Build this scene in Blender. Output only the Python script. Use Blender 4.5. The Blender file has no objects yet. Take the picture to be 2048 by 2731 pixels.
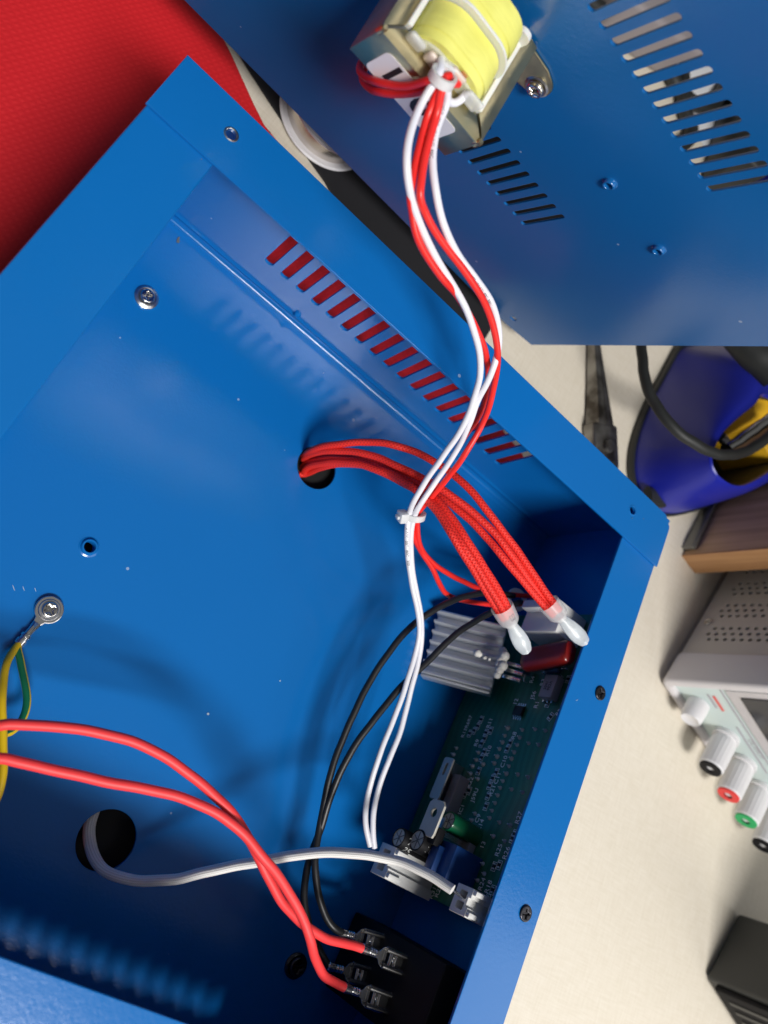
import bpy, bmesh, math, random
from mathutils import Matrix, Vector
random.seed(7)
sc = bpy.context.scene
COL = sc.collection

# ------------------------------------------------------------------ camera
CAM = Vector((0.02504952, -0.17929339, 0.20832982))
ROWS = [Vector((0.72521309, 0.4144119, 0.5498443)), Vector((0.5592644, -0.82035353, -0.11934579)), Vector((0.4016084, 0.39405947, -0.82669694))]
FPX, CX, CY = 2086.0, 1024.0, 1365.5
cd = bpy.data.cameras.new('camera')
cam = bpy.data.objects.new('camera', cd); COL.objects.link(cam)
rt, up, bk = ROWS[0], -ROWS[1], -ROWS[2]
cam.matrix_world = Matrix(((rt.x, up.x, bk.x, CAM.x), (rt.y, up.y, bk.y, CAM.y), (rt.z, up.z, bk.z, CAM.z), (0, 0, 0, 1)))
cd.sensor_fit = 'VERTICAL'; cd.sensor_height = 36; cd.sensor_width = 27
cd.lens = FPX / 2731 * 36
cd.clip_start = 0.005; cd.clip_end = 20
cd.dof.use_dof = True; cd.dof.focus_distance = 0.265; cd.dof.aperture_fstop = 12.0
sc.camera = cam

# ------------------------------------------------------------------ world, lamps, exposure
w = bpy.data.worlds.new('World'); sc.world = w; w.use_nodes = True
wt = w.node_tree; bgn = wt.nodes['Background']      # a plain room: pale ceiling overhead, dimmer walls
tcw = wt.nodes.new('ShaderNodeTexCoord'); spw = wt.nodes.new('ShaderNodeSeparateXYZ'); rpw = wt.nodes.new('ShaderNodeValToRGB')
wt.links.new(tcw.outputs['Generated'], spw.inputs[0]); wt.links.new(spw.outputs[2], rpw.inputs[0]); wt.links.new(rpw.outputs[0], bgn.inputs[0])
rpw.color_ramp.elements[0].position = .35; rpw.color_ramp.elements[0].color = (.11, .11, .115, 1)
rpw.color_ramp.elements[1].position = .80; rpw.color_ramp.elements[1].color = (.26, .265, .27, 1)
bgn.inputs[1].default_value = 0.46
def area(name, direction, dist, size, power, color, target=(0.13, -0.1, -0.03), sizey=None):
    l = bpy.data.lights.new(name, 'AREA'); l.energy = power; l.color = color
    l.shape = 'RECTANGLE'; l.size = size; l.size_y = sizey or size
    o = bpy.data.objects.new(name, l); COL.objects.link(o)
    d = Vector(direction).normalized(); o.location = Vector(target) + d * dist
    o.rotation_euler = d.to_track_quat('Z', 'Y').to_euler()
    return o
area('tube_lamp', (0.19, -0.535, 0.83), 1.5, 0.52, 24.3, (1.0, 0.975, 0.945), sizey=0.26)
area('ceiling_lamp', (0.78, -0.33, 0.53), 1.6, 1.0, 7.0, (1.0, 0.98, 0.955), sizey=1.0)
sc.view_settings.view_transform = 'Standard'; sc.view_settings.look = 'None'
sc.view_settings.exposure = 0.0; sc.view_settings.gamma = 1.0
sc.view_settings.use_curve_mapping = False
sc.cycles.max_bounces = 8; sc.cycles.glossy_bounces = 5; sc.cycles.transmission_bounces = 6
sc.cycles.use_denoising = True
sc.cycles.sample_clamp_indirect = 4.0

# ------------------------------------------------------------------ pixel rays -> points of the measured place
def ray(px):
    a, b = (px[0] - CX) / FPX, (px[1] - CY) / FPX
    return ROWS[0] * a + ROWS[1] * b + ROWS[2]
def hit(px, n, d0):
    d = ray(px); n = Vector(n); return CAM + d * ((d0 - n.dot(CAM)) / n.dot(d))
def at(px, z): return hit(px, (0, 0, 1), z)
def atx(px, x): return hit(px, (1, 0, 0), x)
def aty(px, y): return hit(px, (0, 1, 0), y)
def dd(x, y): return (x * 1.23448, y * 1.23448)
def c1(x, y): return (x * .6173, y * .6173)
def c4(x, y): return (600 + x * .5124, 550 + y * .5124)
def c5(x, y): return (950 + x * .5425, 1200 + y * .5425)
def c6(x, y): return (950 + x * .3918, 1750 + y * .3918)
def c7(x, y): return (1250 + x * .481, 850 + y * .481)
def c8(x, y): return (1300 + x * .5565, 1500 + y * .5565)
def cb(x, y): return (x * .7836, 2000 + y * .7836)
def cg(x, y): return (x * .4823, 1400 + y * .4823)
def ch(x, y): return (1100 + x * .3014, 1550 + y * .3014)
def cs(x, y): return (700 + x * .3617, 2350 + y * .3617)
def cz(x, y): return (1700 + x * .3617, 1500 + y * .3617)
def ct(x, y): return (900 + x * .3617, y * .3617)

H = 0.0723           # depth of the case
LA = 0.25
ZT = -0.082          # table

# ------------------------------------------------------------------ materials
MATS = {}
def mat(name, col, rough=.5, metal=0.0, spec=.5, **kw):
    m = bpy.data.materials.new(name); m.use_nodes = True
    b = m.node_tree.nodes['Principled BSDF']
    b.inputs['Base Color'].default_value = (*col, 1); b.inputs['Roughness'].default_value = rough
    b.inputs['Metallic'].default_value = metal; b.inputs['Specular IOR Level'].default_value = spec
    for k, v in kw.items():
        b.inputs[k.replace('_', ' ')].default_value = v
    MATS[name] = m
    return m
def nn(m, t, **kw):
    n = m.node_tree.nodes.new(t)
    for k, v in kw.items(): setattr(n, k, v)
    return n
def lk(m, a, b): m.node_tree.links.new(a, b)
def bsdf(m): return m.node_tree.nodes['Principled BSDF']
def math_(m, op, a, b=None):
    n = nn(m, 'ShaderNodeMath', operation=op)
    for i, v in enumerate((a, b)):
        if v is None: continue
        if isinstance(v, (int, float)): n.inputs[i].default_value = v
        else: lk(m, v, n.inputs[i])
    return n.outputs[0]
def noise(m, scale, detail=3, vec=None, rough=.5):
    n = nn(m, 'ShaderNodeTexNoise'); n.inputs['Scale'].default_value = scale; n.inputs['Detail'].default_value = detail
    n.inputs['Roughness'].default_value = rough
    if vec is None:
        vec = nn(m, 'ShaderNodeTexCoord').outputs['Object']
    lk(m, vec, n.inputs['Vector'])
    return n.outputs[0]
def mapping(m, scale=(1, 1, 1), rot=(0, 0, 0), coord='Object'):
    tc = nn(m, 'ShaderNodeTexCoord'); mp = nn(m, 'ShaderNodeMapping')
    mp.inputs['Scale'].default_value = scale; mp.inputs['Rotation'].default_value = rot
    lk(m, tc.outputs[coord], mp.inputs['Vector']); return mp.outputs[0]
def ramp(m, fac, stops):
    r = nn(m, 'ShaderNodeValToRGB'); e = r.color_ramp.elements
    while len(e) < len(stops): e.new(.5)
    for i, (p, c) in enumerate(stops):
        e[i].position = p; e[i].color = (*c, 1) if len(c) == 3 else c
    lk(m, fac, r.inputs[0]); return r.outputs[0]
def bump(m, h, strength=.2, dist=.001):
    b = nn(m, 'ShaderNodeBump'); b.inputs['Strength'].default_value = strength; b.inputs['Distance'].default_value = dist
    lk(m, h, b.inputs['Height']); lk(m, b.outputs[0], bsdf(m).inputs['Normal']); return b
def mixc(m, fac, a, b):
    n = nn(m, 'ShaderNodeMix', data_type='RGBA')
    if isinstance(fac, (int, float)): n.inputs[0].default_value = fac
    else: lk(m, fac, n.inputs[0])
    for i, v in ((6, a), (7, b)):
        if isinstance(v, tuple): n.inputs[i].default_value = (*v, 1)
        else: lk(m, v, n.inputs[i])
    return n.outputs[2]

def blue_paint(name, col):
    m = mat(name, col, .34, 0, .56)
    big = noise(m, 9, 3)
    c = mixc(m, big, tuple(x * .94 for x in col), tuple(min(1, x * 1.06) for x in col))
    # dust specks and tiny chips
    tc = nn(m, 'ShaderNodeTexCoord')
    v = nn(m, 'ShaderNodeTexVoronoi'); v.inputs['Scale'].default_value = 85
    lk(m, tc.outputs['Object'], v.inputs['Vector'])
    sp = math_(m, 'LESS_THAN', v.outputs['Distance'], math_(m, 'MULTIPLY', noise(m, 23, 2), .085))
    sel = nn(m, 'ShaderNodeSeparateColor'); lk(m, v.outputs['Color'], sel.inputs[0])
    sp = math_(m, 'MULTIPLY', sp, math_(m, 'GREATER_THAN', sel.outputs[0], .90))
    c = mixc(m, math_(m, 'MULTIPLY', sp, .55), c, (.45, .55, .68))
    lk(m, c, bsdf(m).inputs['Base Color'])
    r = math_(m, 'ADD', math_(m, 'MULTIPLY', noise(m, 30, 4), .08), .155); lk(m, r, bsdf(m).inputs['Roughness'])
    bump(m, math_(m, 'ADD', noise(m, 900, 2), math_(m, 'MULTIPLY', noise(m, 35, 2), 1.2)), .09, .0004)
    return m
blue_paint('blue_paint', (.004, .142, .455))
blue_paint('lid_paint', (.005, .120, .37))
mat('bare_steel', (.55, .56, .58), .3, 1)
mat('shiny_screw', (.72, .70, .66), .2, 1)
mat('dark_screw', (.06, .06, .07), .28, .85)
m = mat('zinc_gold', (.60, .55, .42), .27, 1)
g = noise(m, 60, 4)
lk(m, ramp(m, g, [(.3, (.33, .29, .17)), (.55, (.56, .46, .25)), (.75, (.40, .38, .24))]), bsdf(m).inputs['Base Color'])
lk(m, math_(m, 'ADD', math_(m, 'MULTIPLY', noise(m, 150, 3), .25), .22), bsdf(m).inputs['Roughness'])
mat('core_steel', (.16, .165, .16), .5, .8)
m = mat('yellow_tape', (.82, .76, .10), .33, 0, .5)
lk(m, ramp(m, noise(m, 70, 3), [(.3, (.74, .72, .14)), (.7, (.86, .84, .22))]), bsdf(m).inputs['Base Color'])
bump(m, noise(m, 1, 4, mapping(m, (120, 120, 420))), .35, .0008)
def nylon(name, col, alpha, rough=.35):
    m = mat(name, col, rough, 0, .5)
    b = bsdf(m); b.inputs['Alpha'].default_value = alpha
    b.inputs['Subsurface Weight'].default_value = .4; b.inputs['Subsurface Radius'].default_value = (.003, .003, .003); b.inputs['Subsurface Scale'].default_value = .4
    return m
nylon('nylon', (.84, .86, .87), .78, .3)
nylon('nylon_barrel', (.80, .86, .90), .58, .25)
nylon('nylon_clear', (.86, .88, .88), .48, .3)
nylon('nylon_sleeve', (.88, .89, .89), .42, .3)
mat('bobbin_white', (.74, .74, .70), .45, 0, .5, Subsurface_Weight=.15, Subsurface_Scale=.002)
mat('bobbin_tan', (.66, .56, .48), .35, 0, .5)
mat('copper', (.80, .32, .14), .3, 1)
def cable_mat(name, col, rough=.42, spec=.5):
    m = mat(name, col, rough, 0, spec)
    bump(m, noise(m, 700, 2), .06, .0003); return m
cable_mat('red_pvc', (.86, .028, .022), .36)
cable_mat('dark_red_pvc', (.60, .016, .018), .4)
cable_mat('red_silicone', (.92, .052, .055), .5)
cable_mat('white_pvc', (.80, .80, .86), .35)
cable_mat('black_pvc', (.013, .014, .016), .42)
cable_mat('yellow_pvc', (.72, .48, .008), .4)
def uvsep(m):
    u = nn(m, 'ShaderNodeUVMap'); s = nn(m, 'ShaderNodeSeparateXYZ'); lk(m, u.outputs[0], s.inputs[0]); return s.outputs[0], s.outputs[1]
# green and yellow striped earth lead
m = cable_mat('earth_pvc', (.7, .48, .01), .4)
U, V = uvsep(m)
st = math_(m, 'LESS_THAN', math_(m, 'ABSOLUTE', math_(m, 'SUBTRACT', math_(m, 'FRACT', math_(m, 'ADD', V, .42)), .5)), .17)
lk(m, mixc(m, st, (.68, .47, .01), (.004, .13, .06)), bsdf(m).inputs['Base Color'])
# braided fibreglass sleeve: crossing strands in the tube's own coordinates (u in mm, v around)
def braid(name, col, dark, pitch, k, rough, strength):
    m = mat(name, col, rough, 0, .35)
    U, V = uvsep(m)
    a = math_(m, 'SINE', math_(m, 'MULTIPLY', math_(m, 'ADD', math_(m, 'DIVIDE', U, pitch), math_(m, 'MULTIPLY', V, k)), 6.2832))
    b = math_(m, 'SINE', math_(m, 'MULTIPLY', math_(m, 'SUBTRACT', math_(m, 'DIVIDE', U, pitch), math_(m, 'MULTIPLY', V, k)), 6.2832))
    h = math_(m, 'MAXIMUM', a, b)
    h = math_(m, 'ADD', math_(m, 'MULTIPLY', h, .5), .5)
    lk(m, mixc(m, h, dark, col), bsdf(m).inputs['Base Color'])
    bump(m, h, strength, .0005)
    return m
braid('red_braid', (.95, .040, .028), (.60, .014, .010), 1.4, 5, .55, .4)
m = braid('white_braid', (.88, .87, .84), (.76, .75, .72), .9, 8, .65, .25)
m = mat('cord_sheath', (.86, .85, .82), .6, 0, .35)
U, V = uvsep(m)
hgt = math_(m, 'ABSOLUTE', math_(m, 'SINE', math_(m, 'MULTIPLY', V, 3.1416 * 14)))
fine = math_(m, 'ABSOLUTE', math_(m, 'SINE', math_(m, 'MULTIPLY', math_(m, 'ADD', U, math_(m, 'MULTIPLY', V, 6)), 5.2)))
hgt = math_(m, 'ADD', hgt, math_(m, 'MULTIPLY', fine, .35))
lk(m, mixc(m, hgt, (.60, .59, .55), (.90, .89, .86)), bsdf(m).inputs['Base Color']); bump(m, hgt, .5, .0004)
mat('aluminium', (.74, .76, .78), .5, .75)
m = MATS['aluminium']; lk(m, math_(m, 'ADD', math_(m, 'MULTIPLY', noise(m, 1, 4, mapping(m, (900, 900, 60))), .25), .38), bsdf(m).inputs['Roughness'])
mat('thermal_paste', (.62, .61, .57), .6)
m = mat('pcb_green', (.012, .07, .042), .28, 0, .5)
v = nn(m, 'ShaderNodeTexWave', wave_type='BANDS', bands_direction='Z'); v.inputs['Scale'].default_value = 90; v.inputs['Distortion'].default_value = 9; v.inputs['Detail'].default_value = 2
v.inputs['Detail Scale'].default_value = .4
lk(m, nn(m, 'ShaderNodeTexCoord').outputs['Object'], v.inputs['Vector'])
lk(m, ramp(m, v.outputs[0], [(.45, (.018, .125, .070)), (.55, (.024, .155, .088))]), bsdf(m).inputs['Base Color'])
mat('silkscreen', (.90, .92, .90), .6)
mat('solder', (.72, .68, .66), .35, .8)
mat('black_plastic', (.008, .008, .010), .6, 0, .18)
mat('chip_black', (.01, .01, .011), .5)
mat('grey_plastic', (.28, .25, .26), .5)
mat('white_plastic', (.72, .72, .70), .4)
mat('tab_metal', (.52, .50, .44), .6, .4)
mat('green_sleeve', (.006, .12, .05), .25)
mat('blue_plastic', (.008, .05, .20), .4)
mat('resistor_blue', (.02, .05, .11), .4)
mat('red_film', (.17, .008, .007), .3)
mat('tinned', (.78, .77, .76), .24, 1)
mat('label_white', (.80, .81, .84), .55)
mat('ink_black', (.012, .012, .016), .6)
mat('ink_red', (.75, .12, .10), .6)
mat('ink_grey', (.40, .37, .41), .6)
# surroundings
m = mat('laminate', (.72, .64, .50), .48, 0, .4)
n1 = noise(m, 1, 3, mapping(m, (90, 1400, 10), (0, 0, .5))); n2 = noise(m, 1, 3, mapping(m, (1400, 90, 10), (0, 0, .5)))
f_ = math_(m, 'MULTIPLY', math_(m, 'ADD', n1, n2), .5)
c = ramp(m, f_, [(.38, (.715, .65, .53)), (.5, (.755, .69, .575)), (.62, (.79, .73, .62))])
sp = noise(m, 55, 1); spots = ramp(m, sp, [(.185, (1, 1, 1)), (.20, (0, 0, 0))])
c = mixc(m, math_(m, 'MULTIPLY', spots, .55), c, (.36, .30, .20))
lk(m, c, bsdf(m).inputs['Base Color']); bump(m, f_, .12, .0004)
m = mat('red_mat', (.46, .010, .016), .55, 0, .3)
t1 = nn(m, 'ShaderNodeTexWave', wave_type='BANDS', bands_direction='X'); t1.inputs['Scale'].default_value = 150
t2 = nn(m, 'ShaderNodeTexWave', wave_type='BANDS', bands_direction='Y'); t2.inputs['Scale'].default_value = 110
mv = mapping(m, (1, 1, 1), (0, 0, .42))
for t in (t1, t2): lk(m, mv, t.inputs['Vector']); t.inputs['Distortion'].default_value = 1.6; t.inputs['Detail Scale'].default_value = 3
wv = math_(m, 'MULTIPLY', t1.outputs['Fac'], t2.outputs['Fac'])
lk(m, mixc(m, math_(m, 'ADD', math_(m, 'MULTIPLY', wv, math_(m, 'MULTIPLY', noise(m, 60, 3), .38)), math_(m, 'MULTIPLY', noise(m, 7, 3), .35)), (.62, .012, .020), (.84, .034, .038)), bsdf(m).inputs['Base Color'])
bump(m, wv, .22, .0005)
m = mat('wood', (.19, .10, .06), .5, 0, .4)
g = noise(m, 1, 6, mapping(m, (260, 130, 5)), .6)
lk(m, ramp(m, g, [(.3, (.42, .25, .13)), (.5, (.60, .37, .20)), (.7, (.74, .49, .29))]), bsdf(m).inputs['Base Color'])
m = mat('wood_edge', (.55, .28, .12), .5, 0, .4)
g = noise(m, 1, 5, mapping(m, (400, 300, 14)), .6)
lk(m, ramp(m, g, [(.3, (.47, .23, .095)), (.7, (.60, .33, .15))]), bsdf(m).inputs['Base Color'])
mat('grey_steel', (.22, .22, .20), .4, .7)
mat('psu_shell', (.58, .54, .48), .5)
mat('psu_bezel', (.66, .63, .64), .45)
mat('psu_panel', (.60, .70, .68), .4)
mat('screen', (.045, .045, .05), .15)
mat('post_white', (.74, .73, .74), .4)
mat('post_red', (.80, .03, .03), .4)
mat('post_green', (.005, .42, .12), .4)
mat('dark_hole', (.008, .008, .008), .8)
mat('cobalt', (.010, .018, .34), .36, 0, .5)
mat('rubber', (.018, .020, .020), .55)
mat('brass_yellow', (.78, .45, .02), .45)
m = mat('plier_steel', (.20, .19, .18), .35, .9)
lk(m, ramp(m, noise(m, 90, 4), [(.35, (.08, .07, .06)), (.65, (.36, .35, .33))]), bsdf(m).inputs['Base Color'])
mat('charcoal', (.022, .024, .024), .45)
mat('spool_white', (.72, .71, .73), .4)
m = mat('solder_wire', (.60, .56, .52), .25, 1)
mat('wood_dark_pad', (.010, .010, .013), .7)

# ------------------------------------------------------------------ mesh helpers
PM = {}
def finish(name, me, m, parent=None, M=None, smooth=38):
    me.materials.clear(); me.materials.append(MATS[m] if isinstance(m, str) else m)
    if smooth:
        me.shade_smooth(); me.set_sharp_from_angle(angle=math.radians(smooth))
    o = bpy.data.objects.new(name, me); COL.objects.link(o)
    M = M or Matrix()
    if parent is not None:
        o.parent = parent; o.matrix_parent_inverse = PM[parent].inverted()
    o.matrix_basis = M; PM[o] = M
    return o
def tag(o, label=None, cat=None, group=None, kind=None):
    for k, v in (('label', label), ('category', cat), ('group', group), ('kind', kind)):
        if v: o[k] = v
    return o
def empty(name, loc, label, cat, group=None, M=None):
    o = bpy.data.objects.new(name, None); COL.objects.link(o)
    M = M or Matrix.Translation(Vector(loc)); o.matrix_basis = M; PM[o] = M
    o.empty_display_size = .01
    return tag(o, label, cat, group)
class MB:
    def __init__(s): s.bm = bmesh.new()
    def box(s, a, b, bev=0, seg=2, M=None):
        lo = [min(a[i], b[i]) for i in range(3)]; hi = [max(a[i], b[i]) for i in range(3)]
        t = bmesh.new()
        vs = [t.verts.new((x, y, z)) for x in (lo[0], hi[0]) for y in (lo[1], hi[1]) for z in (lo[2], hi[2])]
        for f in ((0, 1, 3, 2), (4, 6, 7, 5), (0, 4, 5, 1), (2, 3, 7, 6), (0, 2, 6, 4), (1, 5, 7, 3)): t.faces.new([vs[i] for i in f])
        if bev: bmesh.ops.bevel(t, geom=t.edges[:], offset=bev, segments=seg, affect='EDGES', profile=.5)
        return s._add(t, M)
    def _add(s, t, M=None):
        me = bpy.data.meshes.new('tmp'); t.to_mesh(me); t.free()
        if M is not None: me.transform(M)
        s.bm.from_mesh(me); bpy.data.meshes.remove(me); return s
    def mesh(s, me, M=None):
        me = me.copy()
        if M is not None: me.transform(M)
        s.bm.from_mesh(me); bpy.data.meshes.remove(me); return s
    def lathe(s, prof, n=24, M=None):           # prof: (r, z)
        t = bmesh.new(); rings = []
        for r, z in prof:
            if r < 1e-7: rings.append([t.verts.new((0, 0, z))])
            else: rings.append([t.verts.new((r * math.cos(2 * math.pi * i / n), r * math.sin(2 * math.pi * i / n), z)) for i in range(n)])
        for A, B in zip(rings, rings[1:]):
            for i in range(n):
                j = (i + 1) % n
                if len(A) == 1 and len(B) == 1: continue
                if len(A) == 1: t.faces.new((A[0], B[i], B[j]))
                elif len(B) == 1: t.faces.new((A[i], A[j], B[0]))
                else: t.faces.new((A[i], A[j], B[j], B[i]))
        bmesh.ops.recalc_face_normals(t, faces=t.faces[:])
        return s._add(t, M)
    def loft(s, rings, cap=True, M=None):       # rings: lists of points, closed
        t = bmesh.new(); R = [[t.verts.new(p) for p in r] for r in rings]; n = len(R[0])
        for A, B in zip(R, R[1:]):
            for i in range(n): t.faces.new((A[i], A[(i + 1) % n], B[(i + 1) % n], B[i]))
        if cap: t.faces.new(R[0][::-1]); t.faces.new(R[-1])
        bmesh.ops.recalc_face_normals(t, faces=t.faces[:])
        return s._add(t, M)
    def build(s, name, m, parent=None, M=None, smooth=38):
        me = bpy.data.meshes.new(name); s.bm.to_mesh(me); s.bm.free()
        return finish(name, me, m, parent, M, smooth)

def plate(outer, holes=(), t=.001, bev=.0002, res=1):
    """flat sheet with real cut-outs, in XY, centred on z=0"""
    cu = bpy.data.curves.new('tmp', 'CURVE'); cu.dimensions = '2D'; cu.fill_mode = 'BOTH'
    cu.extrude = max(1e-6, t / 2 - bev); cu.bevel_depth = bev; cu.bevel_resolution = res
    cu.offset = -bev
    for pts in (outer, *holes):
        sp = cu.splines.new('POLY'); sp.points.add(len(pts) - 1); sp.use_cyclic_u = True
        for p, q in zip(sp.points, pts): p.co = (q[0], q[1], 0, 1)
    o = bpy.data.objects.new('tmp', cu); COL.objects.link(o)
    dg = bpy.context.evaluated_depsgraph_get(); dg.update()
    me = bpy.data.meshes.new_from_object(o.evaluated_get(dg))
    bpy.data.objects.remove(o); bpy.data.curves.remove(cu)
    return me
def circ(x, y, r, n=32, ry=None): return [(x + r * math.cos(2 * math.pi * i / n), y + (ry or r) * math.sin(2 * math.pi * i / n)) for i in range(n)]
def rrect(x0, y0, x1, y1, r, n=5):
    out = []
    for cx, cy, a in ((x1 - r, y1 - r, 0), (x0 + r, y1 - r, 90), (x0 + r, y0 + r, 180), (x1 - r, y0 + r, 270)):
        for i in range(n + 1):
            t = math.radians(a + 90 * i / n); out.append((cx + r * math.cos(t), cy + r * math.sin(t)))
    return out
def rect(x0, y0, x1, y1): return [(x0, y0), (x1, y0), (x1, y1), (x0, y1)]
def spline(pts, step=.0012):
    P = [Vector(p) for p in pts]; P = [P[0] * 2 - P[1]] + P + [P[-1] * 2 - P[-2]]
    out = []
    for i in range(1, len(P) - 2):
        a, b, c, d = P[i - 1:i + 3]; n = max(2, int((c - b).length / step))
        for k in range(n):
            t = k / n
            out.append(.5 * ((2 * b) + (c - a) * t + (2 * a - 5 * b + 4 * c - d) * t * t + (3 * b - a - 3 * c + d) * t ** 3))
    out.append(P[-2]); 
    for _ in range(3):
        out = [out[0]] + [(out[i - 1] + 2 * out[i] + out[i + 1]) / 4 for i in range(1, len(out) - 1)] + [out[-1]]
    return out
def frames(path):
    T = [(path[min(i + 1, len(path) - 1)] - path[max(i - 1, 0)]).normalized() for i in range(len(path))]
    n = Vector((0, 0, 1)); n = (n - T[0] * n.dot(T[0])); n = n.normalized() if n.length > 1e-4 else T[0].orthogonal().normalized()
    out = []
    for t in T:
        n = (n - t * n.dot(t)).normalized(); out.append((t, n, t.cross(n)))
    return out
def tube_mesh(name, path, r, n=14, ribs=0, flat=1.0, rib=.0):
    fr = frames(path); V, F, UV = [], [], []
    s = 0
    for i, (p, (t, a, b)) in enumerate(zip(path, fr)):
        if i: s += (path[i] - path[i - 1]).length
        rr = r[i] if isinstance(r, list) else r
        for k in range(n):
            th = 2 * math.pi * k / n
            q = rr * (1 + (rib * abs(math.cos(ribs * th / 2)) if ribs else 0))
            V.append(p + a * math.cos(th) * q * flat + b * math.sin(th) * q); UV.append((s * 1000, k / n))
    for i in range(len(path) - 1):
        for k in range(n):
            j = (k + 1) % n
            F.append((i * n + k, i * n + j, (i + 1) * n + j, (i + 1) * n + k))
    nf = len(F)
    F.append(tuple(range(n))[::-1]); F.append(tuple(range((len(path) - 1) * n, len(path) * n)))
    me = bpy.data.meshes.new(name); me.from_pydata([tuple(v) for v in V], [], F)
    uv = me.uv_layers.new(name='UVMap')
    for fi, poly in enumerate(me.polygons):
        for li, vi in zip(poly.loop_indices, poly.vertices):
            u, v = UV[vi]
            if fi < nf and v == 0 and (fi % n) == n - 1: v = 1.0
            uv.data[li].uv = (u, v)
    return me
def wire(name, pts, r, m, parent=None, n=14, step=.0012, **kw):
    path = spline(pts, step)
    ph = [random.uniform(0, 6.28) for _ in range(6)]; s_ = 0; L_ = sum((b_ - a_).length for a_, b_ in zip(path, path[1:])); q_ = []
    for i_, p_ in enumerate(path):
        if i_: s_ += (path[i_] - path[i_ - 1]).length
        f_ = min(1, s_ / .01, (L_ - s_) / .01) * min(.07 * r if not isinstance(r, list) else 0, .00025)
        q_.append(p_ + Vector((math.sin(s_ * 210 + ph[0]) + .6 * math.sin(s_ * 520 + ph[1]), math.sin(s_ * 190 + ph[2]) + .6 * math.sin(s_ * 470 + ph[3]), math.sin(s_ * 230 + ph[4]))) * f_)
    path = q_
    return finish(name, tube_mesh(name, path, r, n, **kw), m, parent, smooth=60), path
def text_mesh(txt, size, align='CENTER', ext=.00004, off=0):
    cu = bpy.data.curves.new('tmp', 'FONT'); cu.body = txt; cu.size = size; cu.align_x = align; cu.align_y = 'CENTER'; cu.extrude = ext; cu.offset = off; cu.resolution_u = 3
    o = bpy.data.objects.new('tmp', cu); COL.objects.link(o)
    dg = bpy.context.evaluated_depsgraph_get(); dg.update()
    me = bpy.data.meshes.new_from_object(o.evaluated_get(dg))
    bpy.data.objects.remove(o); bpy.data.curves.remove(cu)
    return me
def axes(o, x, y, z):
    x, y, z = Vector(x), Vector(y), Vector(z)
    return Matrix(((x.x, y.x, z.x, o[0]), (x.y, y.y, z.y, o[1]), (x.z, y.z, z.z, o[2]), (0, 0, 0, 1)))
def align(o, z, xh=(0, 0, 1)):
    z = Vector(z).normalized(); x = Vector(xh) - z * Vector(xh).dot(z)
    if x.length < 1e-5: x = z.orthogonal()
    x.normalize(); return axes(o, x, z.cross(x), z)
T3 = lambda x, y, z: Matrix.Translation((x, y, z))
RX = lambda a: Matrix.Rotation(math.radians(a), 4, 'X')
RY = lambda a: Matrix.Rotation(math.radians(a), 4, 'Y')
RZ = lambda a: Matrix.Rotation(math.radians(a), 4, 'Z')
def cross_pts(r, wd):
    o = []
    for k in range(4):
        a = math.radians(90 * k); c, s_ = math.cos(a), math.sin(a)
        for x, y in ((wd, -wd), (r, -wd * .8), (r, wd * .8)): o.append((x * c - y * s_, x * s_ + y * c))
    return o
def screw_parts(r, hgt, M, name, mm, parent, spin=20, washer=0, wm='bare_steel'):
    b = MB()
    rr = r - .0002
    b.mesh(plate(circ(0, 0, r, 28), [cross_pts(r * .58, r * .13)], hgt, min(hgt * .45, r * .3), 3), T3(0, 0, hgt / 2) @ RZ(spin))
    b.lathe([(0, .0001), (r * .8, .0001)], 20)
    s = b.build(name, mm, parent, M, 50)
    if washer:
        wb = MB(); wb.lathe([(r * .9, -.0002), (washer * .8, .0002), (washer, -.0003), (washer, -.0010)], 32)
        wb.build('washer', wm, s, M)
    return s

# ------------------------------------------------------------------ the table
me = plate(rect(-1.2, -1.0, 2.2, 2.4), [], .02, .001)
tag(finish('table_top', me, 'laminate', M=T3(0, 0, ZT - .01)), 'cream laminate table top with fine linen grain', None, None, 'structure')

# ------------------------------------------------------------------ the case
case = empty('metal_case', (LA / 2, -.126, ZT + .002), 'open blue painted steel case lying on the table, wires inside', 'case')
hole1, hole2 = (.1246, -.0482), (.1243, -.2048)
sm = at(cg(493, 122), -H); lug = at(cg(267, 470), -H); s1 = at((390, 794), -H); s2 = at((788, 2575), -H)
finish('floor_panel', plate(rect(.0006, -.2519, LA - .0006, -.0006), [circ(*hole1, .0090, 40), circ(*hole2, .0099, 40), circ(sm.x, sm.y, .0021, 24)], .0012, .0002), 'blue_paint', case, T3(0, 0, -H - .0006))
# slotted side wall
def slots(x0, pitch, n, z0, z1, wd): return [rrect(x0 + i * pitch - wd / 2, z0, x0 + i * pitch + wd / 2, z1, wd * .42, 4) for i in range(n)]
wall = plate(rect(0.0003, -H - .001, LA - .0003, -.0009), slots(.0598, .0077, 18, -.0527, -.0235, .0036), .0012, .00025)
finish('slotted_wall', wall, 'blue_paint', case, T3(0, -.0008, 0) @ RX(90))
finish('slotted_wall', plate(rect(0.0003, -H - .001, LA - .0003, -.0009), slots(.0598, .0077, 18, -.0527, -.0420, .0030), .0012, .00025), 'blue_paint', case, T3(0, -.2512, 0) @ RX(90))
b = MB(); b.box((0.0002, -.2505, -H - .001), (.0014, -.0015, -.0024)); b.build('end_wall', 'blue_paint', case)
b = MB(); b.box((LA - .0014, -.2505, -H - .001), (LA - .0002, -.0015, -.0024)); b.build('front_wall', 'blue_paint', case)
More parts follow.
